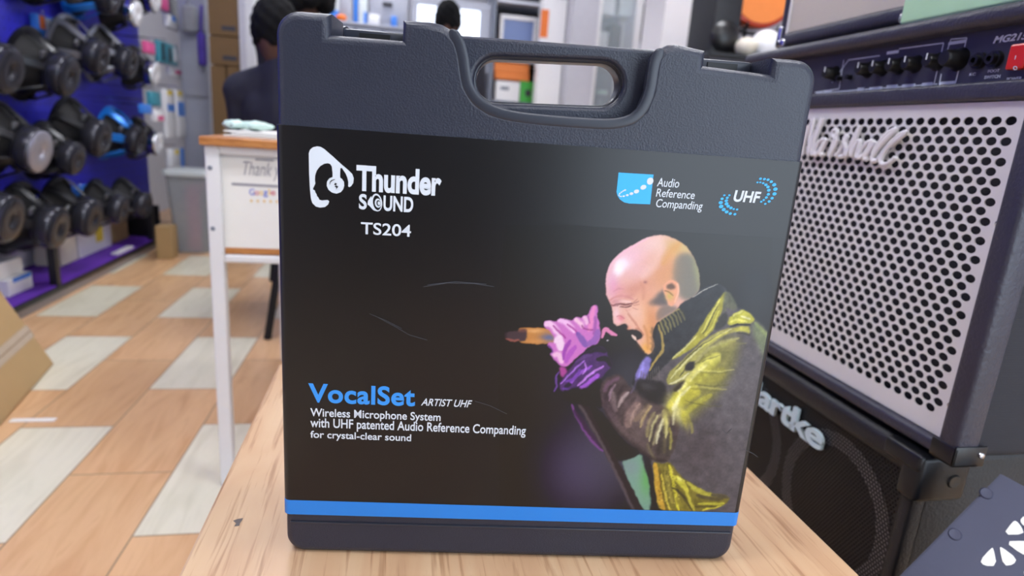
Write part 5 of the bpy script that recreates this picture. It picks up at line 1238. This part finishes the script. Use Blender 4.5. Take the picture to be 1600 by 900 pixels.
def remesh(bm, vox, smooth_n=4):
    me = bpy.data.meshes.new('t'); bm.to_mesh(me); bm.free(); o = bpy.data.objects.new('t', me); COL.objects.link(o)
    md = o.modifiers.new('r', 'REMESH'); md.mode = 'VOXEL'; md.voxel_size = vox
    ms = o.modifiers.new('s', 'SMOOTH'); ms.iterations = smooth_n; ms.factor = .5
    dg = bpy.context.evaluated_depsgraph_get(); r = bpy.data.meshes.new_from_object(o.evaluated_get(dg)); bpy.data.objects.remove(o); return r
def person(loc, floor_hip, head, label, hair='afro', seated=True, face=(0, 1), shoulder=.19):
    """loc: hip centre on the floor; face: facing direction"""
    hx_, hy_ = loc; f = Vector((face[0], face[1], 0)).normalized(); s = Vector((f.y, -f.x, 0)); Z = Vector((0, 0, 1))
    hip = Vector((hx_, hy_, floor_hip)); hd = Vector(head)
    chin = hd-Z*.11; sh = Vector((hip.x*.35+hd.x*.65, hip.y*.35+hd.y*.65, chin.z-.048)); chest = hip.lerp(sh, .62)
    shL, shR = sh-s*shoulder-Z*.055, sh+s*shoulder-Z*.055
    r = empty('person', (hx_, hy_, 0), label, 'person')
    arms = []; hands = []
    for sg, S_ in ((-1, shL), (1, shR)):
        el = S_ - Z*.26 + f*.07 + s*sg*.03; wr = el + f*.21 + Z*.02 - s*sg*.05
        if not seated: wr = el - Z*.22 + f*.06
        arms.append((S_, el, wr))
        dv = (wr-el).normalized(); palm = wr+dv*.05; side = dv.cross(Z).normalized() if seated else f
        hands.append((wr, palm, .028, .030))
        for k in range(4):
            b0 = palm+dv*.02+side*(k-1.5)*.019; ln = (.062, .075, .07, .055)[k]
            m1 = b0+dv*ln*.5-Z*.004; m2 = m1+dv*ln*.42-Z*.018
            hands += [(palm+side*(k-1.5)*.012, b0, .012, .0092), (b0, m1, .009, .0085), (m1, m2, .0085, .0072)]
        th0 = wr+dv*.025-side*.024*sg; hands += [(th0, th0+dv*.035-side*.025*sg-Z*.006, .012, .0098), (th0+dv*.035-side*.025*sg-Z*.006, th0+dv*.062-side*.028*sg-Z*.014, .0096, .008)]
    legs = []
    for sg in (-1, 1):
        h0 = hip+s*sg*.085
        if seated: kn = h0+f*.40+Z*(.02 if floor_hip < .55 else -.05); an = Vector((kn.x-f.x*.02, kn.y-f.y*.02, .085))
        else: kn = Vector((h0.x+f.x*.02, h0.y+f.y*.02, floor_hip*.53)); an = Vector((h0.x, h0.y, .085))
        legs.append((h0, kn, an))
    bm = BM()
    ellips(bm, hd, (.074, .090, .112)); ellips(bm, hd+f*.045-Z*.055, (.050, .045, .050)); ellips(bm, hd+f*.094-Z*.012, (.013, .018, .024)); ellips(bm, hd+f*.086-Z*.058, (.024, .010, .008))
    for sg in (-1, 1): ellips(bm, hd+s*sg*.076-Z*.012-f*.004, (.012+.010*abs(f.x), .012+.010*abs(f.y), .032)); ellips(bm, hd+s*sg*.032+f*.078+Z*.008, (.014, .010, .008))
    segs = [(sh+Z*.0, hd-Z*.06, .056, .054), (shL, sh, .058, .066), (sh, shR, .066, .058), (chest-s*.07, chest+s*.07, .105, .105), (hip-s*.07, hip+s*.07, .105, .105), (hip, chest, .12, .125), (chest, sh, .125, .075)]
    for a in arms: segs += [(a[0], a[1], .052, .040), (a[1], a[2], .039, .027)]
    for l in legs: segs += [(l[0], l[1], .082, .055), (l[1], l[2], .052, .036), (l[2]-Z*.045+f*.16, l[2]-Z*.045-f*.03, .03, .036)]
    capsules(bm, segs+hands)
    link('body', remesh(bm, .0085, 3), 'skin', r, smooth=True)
    bm = BM(); g = .012
    sg_ = [(sh-Z*.03, sh+Z*.05, .10, .066), (shL, sh, .058+g, .066+g), (sh, shR, .066+g, .058+g), (chest-s*.085, chest+s*.085, .105+g, .105+g), (hip-s*.09, hip+s*.09, .108+g, .108+g), (hip-Z*.02, chest, .135+g, .14), (chest, sh, .13+g, .085+g)]
    for a in arms: sg_ += [(a[0], a[1], .052+g, .046+g), (a[1], a[1].lerp(a[2], .75), .045+g, .036+g)]
    capsules(bm, sg_); link('shirt', remesh(bm, .014, 3), 'shirt_black', r, smooth=True)
    bm = BM(); sg_ = [(hip-s*.08-Z*.03, hip+s*.08-Z*.03, .112+g, .112+g)]
    for l in legs: sg_ += [(l[0], l[1], .086+g, .060+g), (l[1], l[2], .058+g, .045+g)]
    capsules(bm, sg_); link('trousers', remesh(bm, .014, 3), 'trousers', r, smooth=True)
    bm = BM()
    for l in legs: ellips(bm, l[2]-Z*.048+f*.06, (.045+.075*abs(f.x), .045+.075*abs(f.y), .036))
    link('shoes', remesh(bm, .010, 2), 'black_plastic', r, smooth=True)
    bm = BM()
    if hair == 'afro':
        for i in range(60):
            t = i*2.399; zz_ = 1-1.5*(i+.5)/60; rr_ = math.sqrt(max(0, 1-zz_*zz_))
            d = s*rr_*math.cos(t)+f*(rr_*math.sin(t))+Z*zz_
            if d.dot(f) > .55 and d.z < .35: continue
            ellips(bm, hd+Vector((d.x*.105, d.y*.115, d.z*.115))+Z*.03, (.044, .044, .044))
        link('hair', remesh(bm, .009, 1), 'hair_black', r, smooth=True)
    else:
        for i in range(70):
            t = i*2.399; zz_ = 1-1.55*(i+.5)/70; rr_ = math.sqrt(max(0, 1-zz_*zz_))
            d = s*rr_*math.cos(t)+f*(rr_*math.sin(t))+Z*zz_
            if d.dot(f) > .5 and d.z < .4: continue
            ellips(bm, hd+Vector((d.x*.068, d.y*.080, d.z*.100))+Z*.008, (.022, .022, .022))
        link('hair', remesh(bm, .008, 2), 'hair_black' if hair == 'short' else 'cap_grey', r, smooth=True)
    return r
def stool(x, y, h, label, w=.34, splay=.05):
    r = empty('stool', (x, y, 0), label, 'stool')
    link('seat', box(BM(), (x-w/2, y-w/2, h-.035), (x+w/2, y+w/2, h), .014, 3), 'black_plastic', r, smooth=True)
    for sx_ in (-1, 1):
        for sy_ in (-1, 1):
            link('leg', tube(BM(), [(x+sx_*(w/2-.04), y+sy_*(w/2-.04), h-.03), (x+sx_*(w/2-.04+splay), y+sy_*(w/2-.04+splay), .0)], .014, 10), 'black_metal', r, smooth=True)
    bm = BM()
    k = w/2-.04+splay*.5
    for a, b in (((-k, -k), (k, -k)), ((k, -k), (k, k)), ((k, k), (-k, k)), ((-k, k), (-k, -k))): tube(bm, [(x+a[0], y+a[1], h*.5), (x+b[0], y+b[1], h*.5)], .008, 8)
    link('stretcher', bm, 'black_metal', r, smooth=True)
h1 = on(431, 50, 1, 2.5)
stool(-.25, 2.47, .45, 'black stool with splayed metal legs under the seated person in the black shirt', .34, .06)
person((-.31, 2.52), .60, h1, 'seated person in a black shirt seen from behind, beside the brown cartons', 'short', True, (.35, .94))
h2 = on(476, 2, 1, 3.3)
stool(h2.x+.02, 3.32, .62, 'taller black stool behind the black case', .32, .05)
person((h2.x+.02, 3.34), .77, h2, 'person with a round mass of black hair just above the case top', 'afro', True, (.3, 1))
h3 = on(700, 32, 1, 4.2)
person((h3.x, 4.22), .86, h3, 'standing person with short black hair in front of the bright screen', 'short', False, (.1, 1))

# ------------------------------------------------------------------ back of the shop
struct('trim_3', box(BM(), (on(886, 130, 1, 4.6).x, 4.6, 0), (on(925, 130, 1, 4.6).x, 4.9, ZC)), 'wall_white')
struct('trim_4', box(BM(), (on(1036, 40, 1, 3.4).x, 3.4, 0), (on(1110, 40, 1, 3.4).x, 3.7, ZC)), 'white_plastic')
# counter with cartons and drawers behind the seated people
YC = 5.0
cx0, cx1 = on(512, 30, 1, YC).x, on(640, 30, 1, YC).x; cz = on(575, 37, 1, YC).z
ct = empty('storage_cabinet', ((cx0+cx1)/2, YC+.2, 0), 'pale grey storage cabinet at the back whose top shows left of the bright screen', 'cabinet')
link('body', box(BM(), (cx0, YC, 0), (cx1, YC+.45, cz-.02), .004), 'mid_grey', ct)
link('top', box(BM(), (cx0-.01, YC-.012, cz-.019), (cx1+.01, YC+.45, cz), .003), 'locker_grey', ct)
for k in range(3): link('door', box(BM(), (cx0+.01+k*(cx1-cx0)/3, YC-.012, .05), (cx0-.01+(k+1)*(cx1-cx0)/3, YC-.001, cz-.04), .003), 'locker_grey', ct)
def onbox(x0, y0, x1, m, name, label, cat, dep=.12, dy=.04, group=None, extra=None):
    a, b = on(x0, 20, 1, YC+dy).x, on(x1, 20, 1, YC+dy).x; t = on((x0+x1)/2, y0, 1, YC+dy).z
    r = empty(name, ((a+b)/2, YC+dy+dep/2, cz), label, cat, group)
    link('body', box(BM(), (a, YC+dy, cz+.0005), (b, YC+dy+dep, t), .005), m, r, smooth=True)
    if extra:
        for fx0, fz0, fx1, fz1, em in extra:
            link('label_patch', box(BM(), (a+(b-a)*fx0, YC+dy-.002, cz+(t-cz)*fz0), (a+(b-a)*fx1, YC+dy+.001, cz+(t-cz)*fz1)), em, r)
    return r
onbox(516, -30, 529, 'lid_white', 'carton', 'pale carton with light blue lower edge at the left end of the grey cabinet top', 'box', dy=.06, extra=[(0, 0, 1, .28, 'bright_blue')])
onbox(530, -30, 551, 'locker_grey', 'carton', 'pale grey carton on the grey cabinet top beside the blue stripe', 'box', dy=.08)
onbox(552.5, -26, 559, 'bright_blue', 'carton', 'narrow bright blue carton standing on the grey cabinet top', 'box', dy=.08)
onbox(560, -30, 574, 'lid_white', 'carton', 'whitish carton between the blue carton and the grey drawer box', 'box', dy=.08, extra=[(.6, 0, .95, .3, 'bright_blue')])
p = on(533, 31, 1, YC+.03)
tag(link('orange_ball', lathe(BM(), [(0, 0), (.025, .002), (.042, .02), (.042, .03), (.025, .046), (0, .05)], (p.x, YC+.03, cz), (0, 0, 1), 18), 'orange', smooth=True), 'small orange lump on the grey cabinet top in front of the cartons', 'ball')
dr = onbox(577, -20, 637, 'locker_grey', 'drawer_box', 'grey drawer box with a dark handle left of the bright screen', 'drawer box', .3, .08)
a, b = on(598, 3, 1, YC+.08), on(613, 11, 1, YC+.08); link('handle', box(BM(), (a.x, YC+.06, b.z), (b.x, YC+.079, a.z), .004), 'dark_grey', dr)
for x0, x1, y0, m, lb in ((576, 593, 22, 'white_gloss', 'small white bundle in front of the grey drawer box'), (611, 621, 25, 'bright_blue', 'small blue box in front of the grey drawer box')):
    onbox(x0, y0, x1, m, 'small_box', lb, 'box', .05, .02)
# bright screen in a pale frame
YS = 5.1
sx0, sx1 = on(642, 30, 1, YS).x, on(768, 30, 1, YS).x; sz1 = on(700, -2, 1, YS).z; sz0 = on(700, 110, 1, YS).z
sc_ = empty('display_screen', ((sx0+sx1)/2, YS+.2, 0), 'large lit white screen in a pale lilac frame at the back of the shop', 'screen')
fr_ = BM(); fw_ = .06
for lo_, hi_ in (((sx0, sz1-fw_), (sx1, sz1)), ((sx0, sz0), (sx1, sz0+fw_)), ((sx0, sz0+fw_), (sx0+.05, sz1-fw_)), ((sx1-.09, sz0+fw_), (sx1, sz1-fw_))): box(fr_, (lo_[0], YS, lo_[1]), (hi_[0], YS+.06, hi_[1]), .004)
link('frame', fr_, 'locker_grey', sc_)
link('screen', box(BM(), (sx0+.05, YS+.02, sz0+fw_), (sx1-.09, YS+.05, sz1-fw_)), 'screen', sc_)
link('stand', box(BM(), (sx0+.08, YS+.01, 0), (sx1-.1, YS+.05, sz0), .004), 'mid_grey', sc_)
# dark shelf unit with framed picture, orange, white and green boxes
YU = 5.0
ux0, ux1 = on(772, 120, 1, YU).x-.03, on(884, 120, 1, YU).x
un = empty('shelf_unit', ((ux0+ux1)/2, YU+.2, 0), 'dark shelf unit seen through the grip hole of the case', 'shelf')
link('back_panel', box(BM(), (ux0, YU+.36, 0), (ux1, YU+.38, 2.1)), 'dark_grey', un)
for x in (ux0, ux1-.02): link('side_panel', box(BM(), (x, YU, 0), (x+.02, YU+.36, 2.1), .002), 'mid_grey', un)
zsA = on(810, 158, 1, YU).z-.004; zsB = on(800, 96, 1, YU).z; zsC = on(800, 4, 1, YU).z; zsD = on(810, 56, 1, YU).z
for z, m in ((.3, 'mid_grey'), (zsA-.022, 'mid_grey'), (zsB, 'shelf_white'), (zsC, 'shelf_white'), (2.08, 'mid_grey')):
    link('shelf_board', box(BM(), (ux0+.021, YU+.004, z), (ux1-.021, YU+.359, z+.02), .002), m, un)
def ubox(name, x0, y0, x1, y1, m, label, dy=.02, dep=.16, extra=None, z0=None):
    a, b = on(x0, (y0+y1)/2, 1, YU+dy).x, on(x1, (y0+y1)/2, 1, YU+dy).x; t = on((x0+x1)/2, y0, 1, YU+dy).z; u = on((x0+x1)/2, y1, 1, YU+dy).z if z0 is None else z0
    r = empty(name, ((a+b)/2, YU+dy+dep/2, u), label, 'box')
    link('body', box(BM(), (a, YU+dy, u+.0006), (b, YU+dy+dep, t), .003), m, r)
    for fx0, fz0, fx1, fz1, em in (extra or []): link('label_patch', box(BM(), (a+(b-a)*fx0, YU+dy-.0015, u+(t-u)*fz0), (a+(b-a)*fx1, YU+dy+.001, u+(t-u)*fz1)), em, r)
    return r, t
w_, wt = ubox('white_box', 774, 127, 812, 158, 'white_plastic', 'white box under the orange boxes on the dark shelf', z0=zsA-.001, extra=[(.2, .55, .55, .72, 'mid_grey')])
g_, gt = ubox('green_box', 813, 128, 852, 158, 'green', 'green box beside the white box on the dark shelf', z0=zsA-.001, extra=[(.2, .3, .42, .6, 'dark_grey'), (.5, .25, .85, .45, 'lid_green')])
hmid = on(800, 114, 1, YU+.02).z
ubox('orange_box', 772.5, 114, 827, 127, 'orange_box', 'lower of two orange boxes stacked on the white box', z0=max(wt, gt)+.001)
ubox('orange_box', 772.5, 98, 827, 114, 'orange_box', 'upper of two orange boxes on the dark shelf', z0=hmid+.001)
bm = BM(); p = on(864, 146, 1, YU+.05); ellips(bm, (p.x, YU+.1, zsA+.085), (.055, .05, .085)); ellips(bm, (p.x+.02, YU+.1, zsA+.17), (.025, .02, .04))
tag(link('grey_bag', remesh(bm, .012, 2), 'glove_grey', smooth=True), 'slumped grey bag at the right end of the dark shelf', 'bag')
a, b = on(782, 22, 1, YU+.04), on(838, 60, 1, YU+.04)
pf = empty('picture_frame', ((a.x+b.x)/2, YU+.05, zsB+.02), 'white-framed blue picture standing on the dark shelf unit', 'picture')
bm = BM(); za, zb2 = zsB+.021, a.z
for lo_, hi_ in (((a.x, za), (b.x, za+.03)), ((a.x, zb2-.03), (b.x, zb2)), ((a.x, za+.03), (a.x+.03, zb2-.03)), ((b.x-.03, za+.03), (b.x, zb2-.03))): box(bm, (lo_[0], YU+.03, lo_[1]), (hi_[0], YU+.055, hi_[1]), .003)
link('frame', bm, 'white_plastic', pf); link('picture', box(BM(), (a.x+.03, YU+.04, za+.03), (b.x-.03, YU+.05, zb2-.03)), 'picture_blue', pf)
# tall white and orange box in front of the column
YW = 4.75
a, b = on(846, 40, 1, YW).x, on(884, 40, 1, YW).x
wb = empty('tall_box', ((a+b)/2, YW+.06, 0), 'tall white box with an orange strip, left of the white column', 'box')
link('body', box(BM(), (a, YW, 0), (b, YW+.12, 1.78), .004), 'white_plastic', wb)
link('orange_strip', box(BM(), (a-.003, YW-.002, on(845, 58, 1, YW).z), (a+.05, YW+.03, on(845, 14, 1, YW).z)), 'orange', wb)
# glass display cabinet
YG = 4.7
gx0, gx1 = on(927, 60, 1, YG).x, on(1000, 60, 1, YG).x
gc = empty('glass_cabinet', ((gx0+gx1)/2, YG+.2, 0), 'white framed glass display cabinet right of the white column', 'cabinet')
bm = BM()
for x in (gx0, gx1-.05):
    for y in (YG, YG+.36): box(bm, (x, y, 0), (x+.05, y+.04, 2.2), .003)
box(bm, (gx0, YG, 0), (gx1, YG+.4, .35), .003); box(bm, (gx0, YG, 2.15), (gx1, YG+.4, 2.25), .003)
link('frame', bm, 'white_plastic', gc)
link('back_panel', box(BM(), (gx0+.05, YG+.37, .35), (gx1-.05, YG+.39, 2.15)), 'mid_grey', gc)
zg = [on(960, 165, 1, YG).z, on(960, 78, 1, YG).z, on(960, 20, 1, YG).z]
for z in zg: link('glass_shelf', box(BM(), (gx0+.05, YG+.04, z-.012), (gx1-.05, YG+.36, z), .002), 'glass', gc)
link('glass_door', box(BM(), (gx0+.05, YG+.012, .36), (gx1-.05, YG+.018, 2.14)), 'glass', gc)
p = on(942, 150, 1, YG+.12)
jr = empty('jar', (p.x, YG+.15, zg[0]), 'small dark jar with a pale lid inside the glass cabinet', 'jar')
link('body', lathe(BM(), [(0, .001), (.035, .001), (.036, .08), (0, .08)], (p.x, YG+.15, zg[0]), (0, 0, 1), 18), 'mid_grey', jr, smooth=True)
link('lid', lathe(BM(), [(0, .081), (.045, .081), (.045, .115), (0, .118)], (p.x, YG+.15, zg[0]), (0, 0, 1), 18), 'lid_green', jr, smooth=True)
for (x0, x1, zi, h, m, lb) in ((934, 952, 1, .14, 'white_gloss', 'white box on the middle shelf of the glass cabinet'), (955, 972, 1, .2, 'dark_grey', 'dark box on the middle shelf of the glass cabinet'), (932, 958, 2, .16, 'white_gloss', 'white box on the top shelf of the glass cabinet'), (966, 984, 2, .18, 'lid_white', 'pale box on the top shelf of the glass cabinet')):
    a, b = on(x0, 40, 1, YG+.12).x, on(x1, 40, 1, YG+.12).x
    tag(link('small_box', box(BM(), (a, YG+.12, zg[zi]+.0006), (b, YG+.24, zg[zi]+h), .004), m), lb, 'box')
# bag, yellow bottle and white cone on a crate between the cabinet and the white column
YQ = 4.9
a, b = on(1003, 60, 1, YQ).x, on(1040, 60, 1, YQ).x; zq = on(1018, 76, 1, YQ).z
cr = empty('crate', ((a+b)/2, YQ+.12, 0), 'grey crate tucked between the glass cabinet and the white column', 'crate')
link('body', box(BM(), (a, YQ, 0), (b, YQ+.3, zq-.021), .004), 'mid_grey', cr); link('lid', box(BM(), (a-.006, YQ-.006, zq-.02), (b+.006, YQ+.306, zq), .004), 'locker_grey', cr)
p = on(1009, 60, 1, YQ+.06)
yb = empty('yellow_bottle', (p.x, YQ+.06, zq), 'yellow bottle standing between the glass cabinet and the white column', 'bottle')
link('body', lathe(BM(), [(0, .0005), (.028, .0005), (.03, .02), (.03, .11), (.014, .14), (0, .14)], (p.x, YQ+.06, zq), (0, 0, 1), 18), 'yellow', yb, smooth=True)
link('cap', lathe(BM(), [(0, .141), (.013, .141), (.013, .17), (0, .17)], (p.x, YQ+.06, zq), (0, 0, 1), 14), 'yellow', yb, smooth=True)
p = on(1026, 60, 1, YQ+.06)
tag(link('white_cone', lathe(BM(), [(0, .0005), (.07, .0005), (.072, .012), (.02, .19), (0, .2)], (p.x+.01, YQ+.10, zq), (0, 0, 1), 22), 'white_gloss', smooth=True), 'white cone beside the yellow bottle', 'cone')
bm = BM(); ellips(bm, (p.x-.01, YQ+.23, zq+.22), (.085, .045, .218)); tag(link('dark_bag', remesh(bm, .015, 2), 'dark_grey', smooth=True), 'dark grey bag behind the yellow bottle and the white cone', 'bag')
# black gear, cream bags and guitar on a low cabinet behind the amplifiers
YK = 2.55
kx0, kx1 = on(1112, 60, 1, YK).x, 2.05; zk = on(1150, 84, 1, YK).z
kb = empty('low_cabinet', ((kx0+kx1)/2, YK+.25, 0), 'dark cabinet behind the case carrying black gear and an orange guitar', 'cabinet')
link('body', box(BM(), (kx0, YK, 0), (kx1, YK+.55, zk-.02), .004), 'dark_grey', kb); link('top', box(BM(), (kx0-.005, YK-.008, zk-.0195), (kx1, YK+.55, zk), .003), 'black_plastic', kb)
a, b = on(1114, 40, 1, YK+.1).x, on(1157, 40, 1, YK+.1).x
bc = empty('black_speaker', ((a+b)/2, YK+.2, zk), 'black speaker box with a round dome, right of the white column', 'speaker')
link('body', box(BM(), (a, YK+.10, zk+.0006), (b, YK+.34, zk+.42), .008, 3), 'black_tolex', bc, smooth=True)
p = on(1132, 62, 1, YK+.1); link('dome', lathe(BM(), [(0, .03), (.03, .027), (.055, .014), (.068, 0)], (p.x, YK+.10, p.z+.01), (0, -1, 0), 26), 'black_plastic', bc, smooth=True)
p = on(1131, 42, 1, YK+.1); link('highlight_stud', lathe(BM(), [(0, .006), (.006, .004), (.007, 0)], (p.x, YK+.10, p.z), (0, -1, 0), 12), 'chrome', bc, smooth=True)  # chrome bead added to imitate a small highlight on the black box
for (x, m, rx, rz, lb) in ((1166, 'cream_cloth', .045, .04, 'cream cloth bundle under the orange guitar'), (1198, 'white_gloss', .07, .06, 'white plastic bundle under the orange guitar')):
    p = on(x, 66, 1, YK+.06); bm = BM(); ellips(bm, (p.x, YK+.06, zk+rz+.001), (rx, .05, rz)); ellips(bm, (p.x+.02, YK+.05, zk+rz*1.2), (rx*.6, .04, rz*.7))
    tag(link('cloth_bundle', remesh(bm, .010, 2), m, smooth=True), lb, 'bundle')
YT = YK+.30
g0 = on(1192, -22, 1, YT); Rg = abs(on(1192, 46, 1, YT).z-g0.z)
gt_ = empty('guitar', (g0.x, YT, g0.z-Rg), 'red-orange guitar standing between the white column and the beige-fronted amplifier', 'guitar')
body = [(g0.x+Rg*1.0*math.cos(t), g0.z+Rg*math.sin(t)) for t in [math.radians(d) for d in range(150, 391, 10)]]
up = [(g0.x+Rg*.62, g0.z+Rg*.95), (g0.x+Rg*.72, g0.z+Rg*1.5), (g0.x+Rg*.5, g0.z+Rg*1.9), (g0.x, g0.z+Rg*2.0), (g0.x-Rg*.5, g0.z+Rg*1.9), (g0.x-Rg*.72, g0.z+Rg*1.5), (g0.x-Rg*.62, g0.z+Rg*.95)]
GFR = (Vector((0, YT, 0)), Vector((1, 0, 0)), Vector((0, 0, 1)), Vector((0, -1, 0)))
out_ = smooth_loop(body+up, 2)
link('body', poly_prism([out_], GFR, -.06, .02, .012, 3), 'red_orange', gt_, smooth=True)
inn_ = [(g0.x+(x-g0.x)*.90, g0.z+Rg*.4+(z-g0.z-Rg*.4)*.92) for x, z in out_]
link('top_board', poly_prism([inn_], GFR, .0202, .024, .0015), 'orange_box', gt_, smooth=True)
link('neck', box(BM(), (g0.x-.028, YT-.04, g0.z+Rg*1.2), (g0.x+.028, YT-.018, g0.z+Rg*2+.62), .008, 3), 'brown_carton', gt_, smooth=True)
link('headstock', box(BM(), (g0.x-.042, YT-.036, g0.z+Rg*2+.62), (g0.x+.042, YT-.016, g0.z+Rg*2+.80), .008, 3), 'brown_carton', gt_, smooth=True)
link('bridge', box(BM(), (g0.x-.07, YT-.036, g0.z-.01), (g0.x+.07, YT-.0235, g0.z+.018), .004), 'black_plastic', gt_)
gs = empty('guitar_stand', (g0.x, YT+.02, zk), 'black stand holding the orange guitar', 'stand')
bm = BM(); zc_ = g0.z-Rg
tube(bm, [(g0.x, YT+.10, zk+.004), (g0.x, YT+.10, zc_+.25)], .009, 10)
for s in (-1, 1): tube(bm, [(g0.x, YT+.10, zc_-.004), (g0.x+s*.07, YT+.07, zc_-.010), (g0.x+s*.08, YT-.05, zc_-.010), (g0.x+s*.08, YT-.06, zc_+.012)], .007, 8)
link('frame', bm, 'black_metal', gs, smooth=True)
link('base', box(BM(), (g0.x-.10, YT-.05, zk+.0005), (g0.x+.10, YT+.14, zk+.012), .004), 'black_metal', gs)
# bright white board with a red label behind the seated person
a, b = on(384, 30, 1, 5.4), on(512, 30, 1, 5.4); zb0, zb1 = on(430, 84, 1, 5.4).z, on(430, -60, 1, 5.4).z
wbd = empty('white_board', ((a.x+b.x)/2, 5.45, 0), 'bright white board behind the head of the seated person', 'board')
link('panel', box(BM(), (a.x, 5.4, .35), (b.x, 5.44, zb1), .004), 'white_gloss', wbd)
for x in (a.x+.03, b.x-.07): link('leg', box(BM(), (x, 5.405, 0), (x+.04, 5.435, .35), .003), 'locker_grey', wbd)
p = on(421, 62, 1, 5.4); link('red_label', box(BM(), (p.x-.03, 5.397, p.z-.03), (p.x+.03, 5.401, p.z+.03)), 'red_switch', wbd)
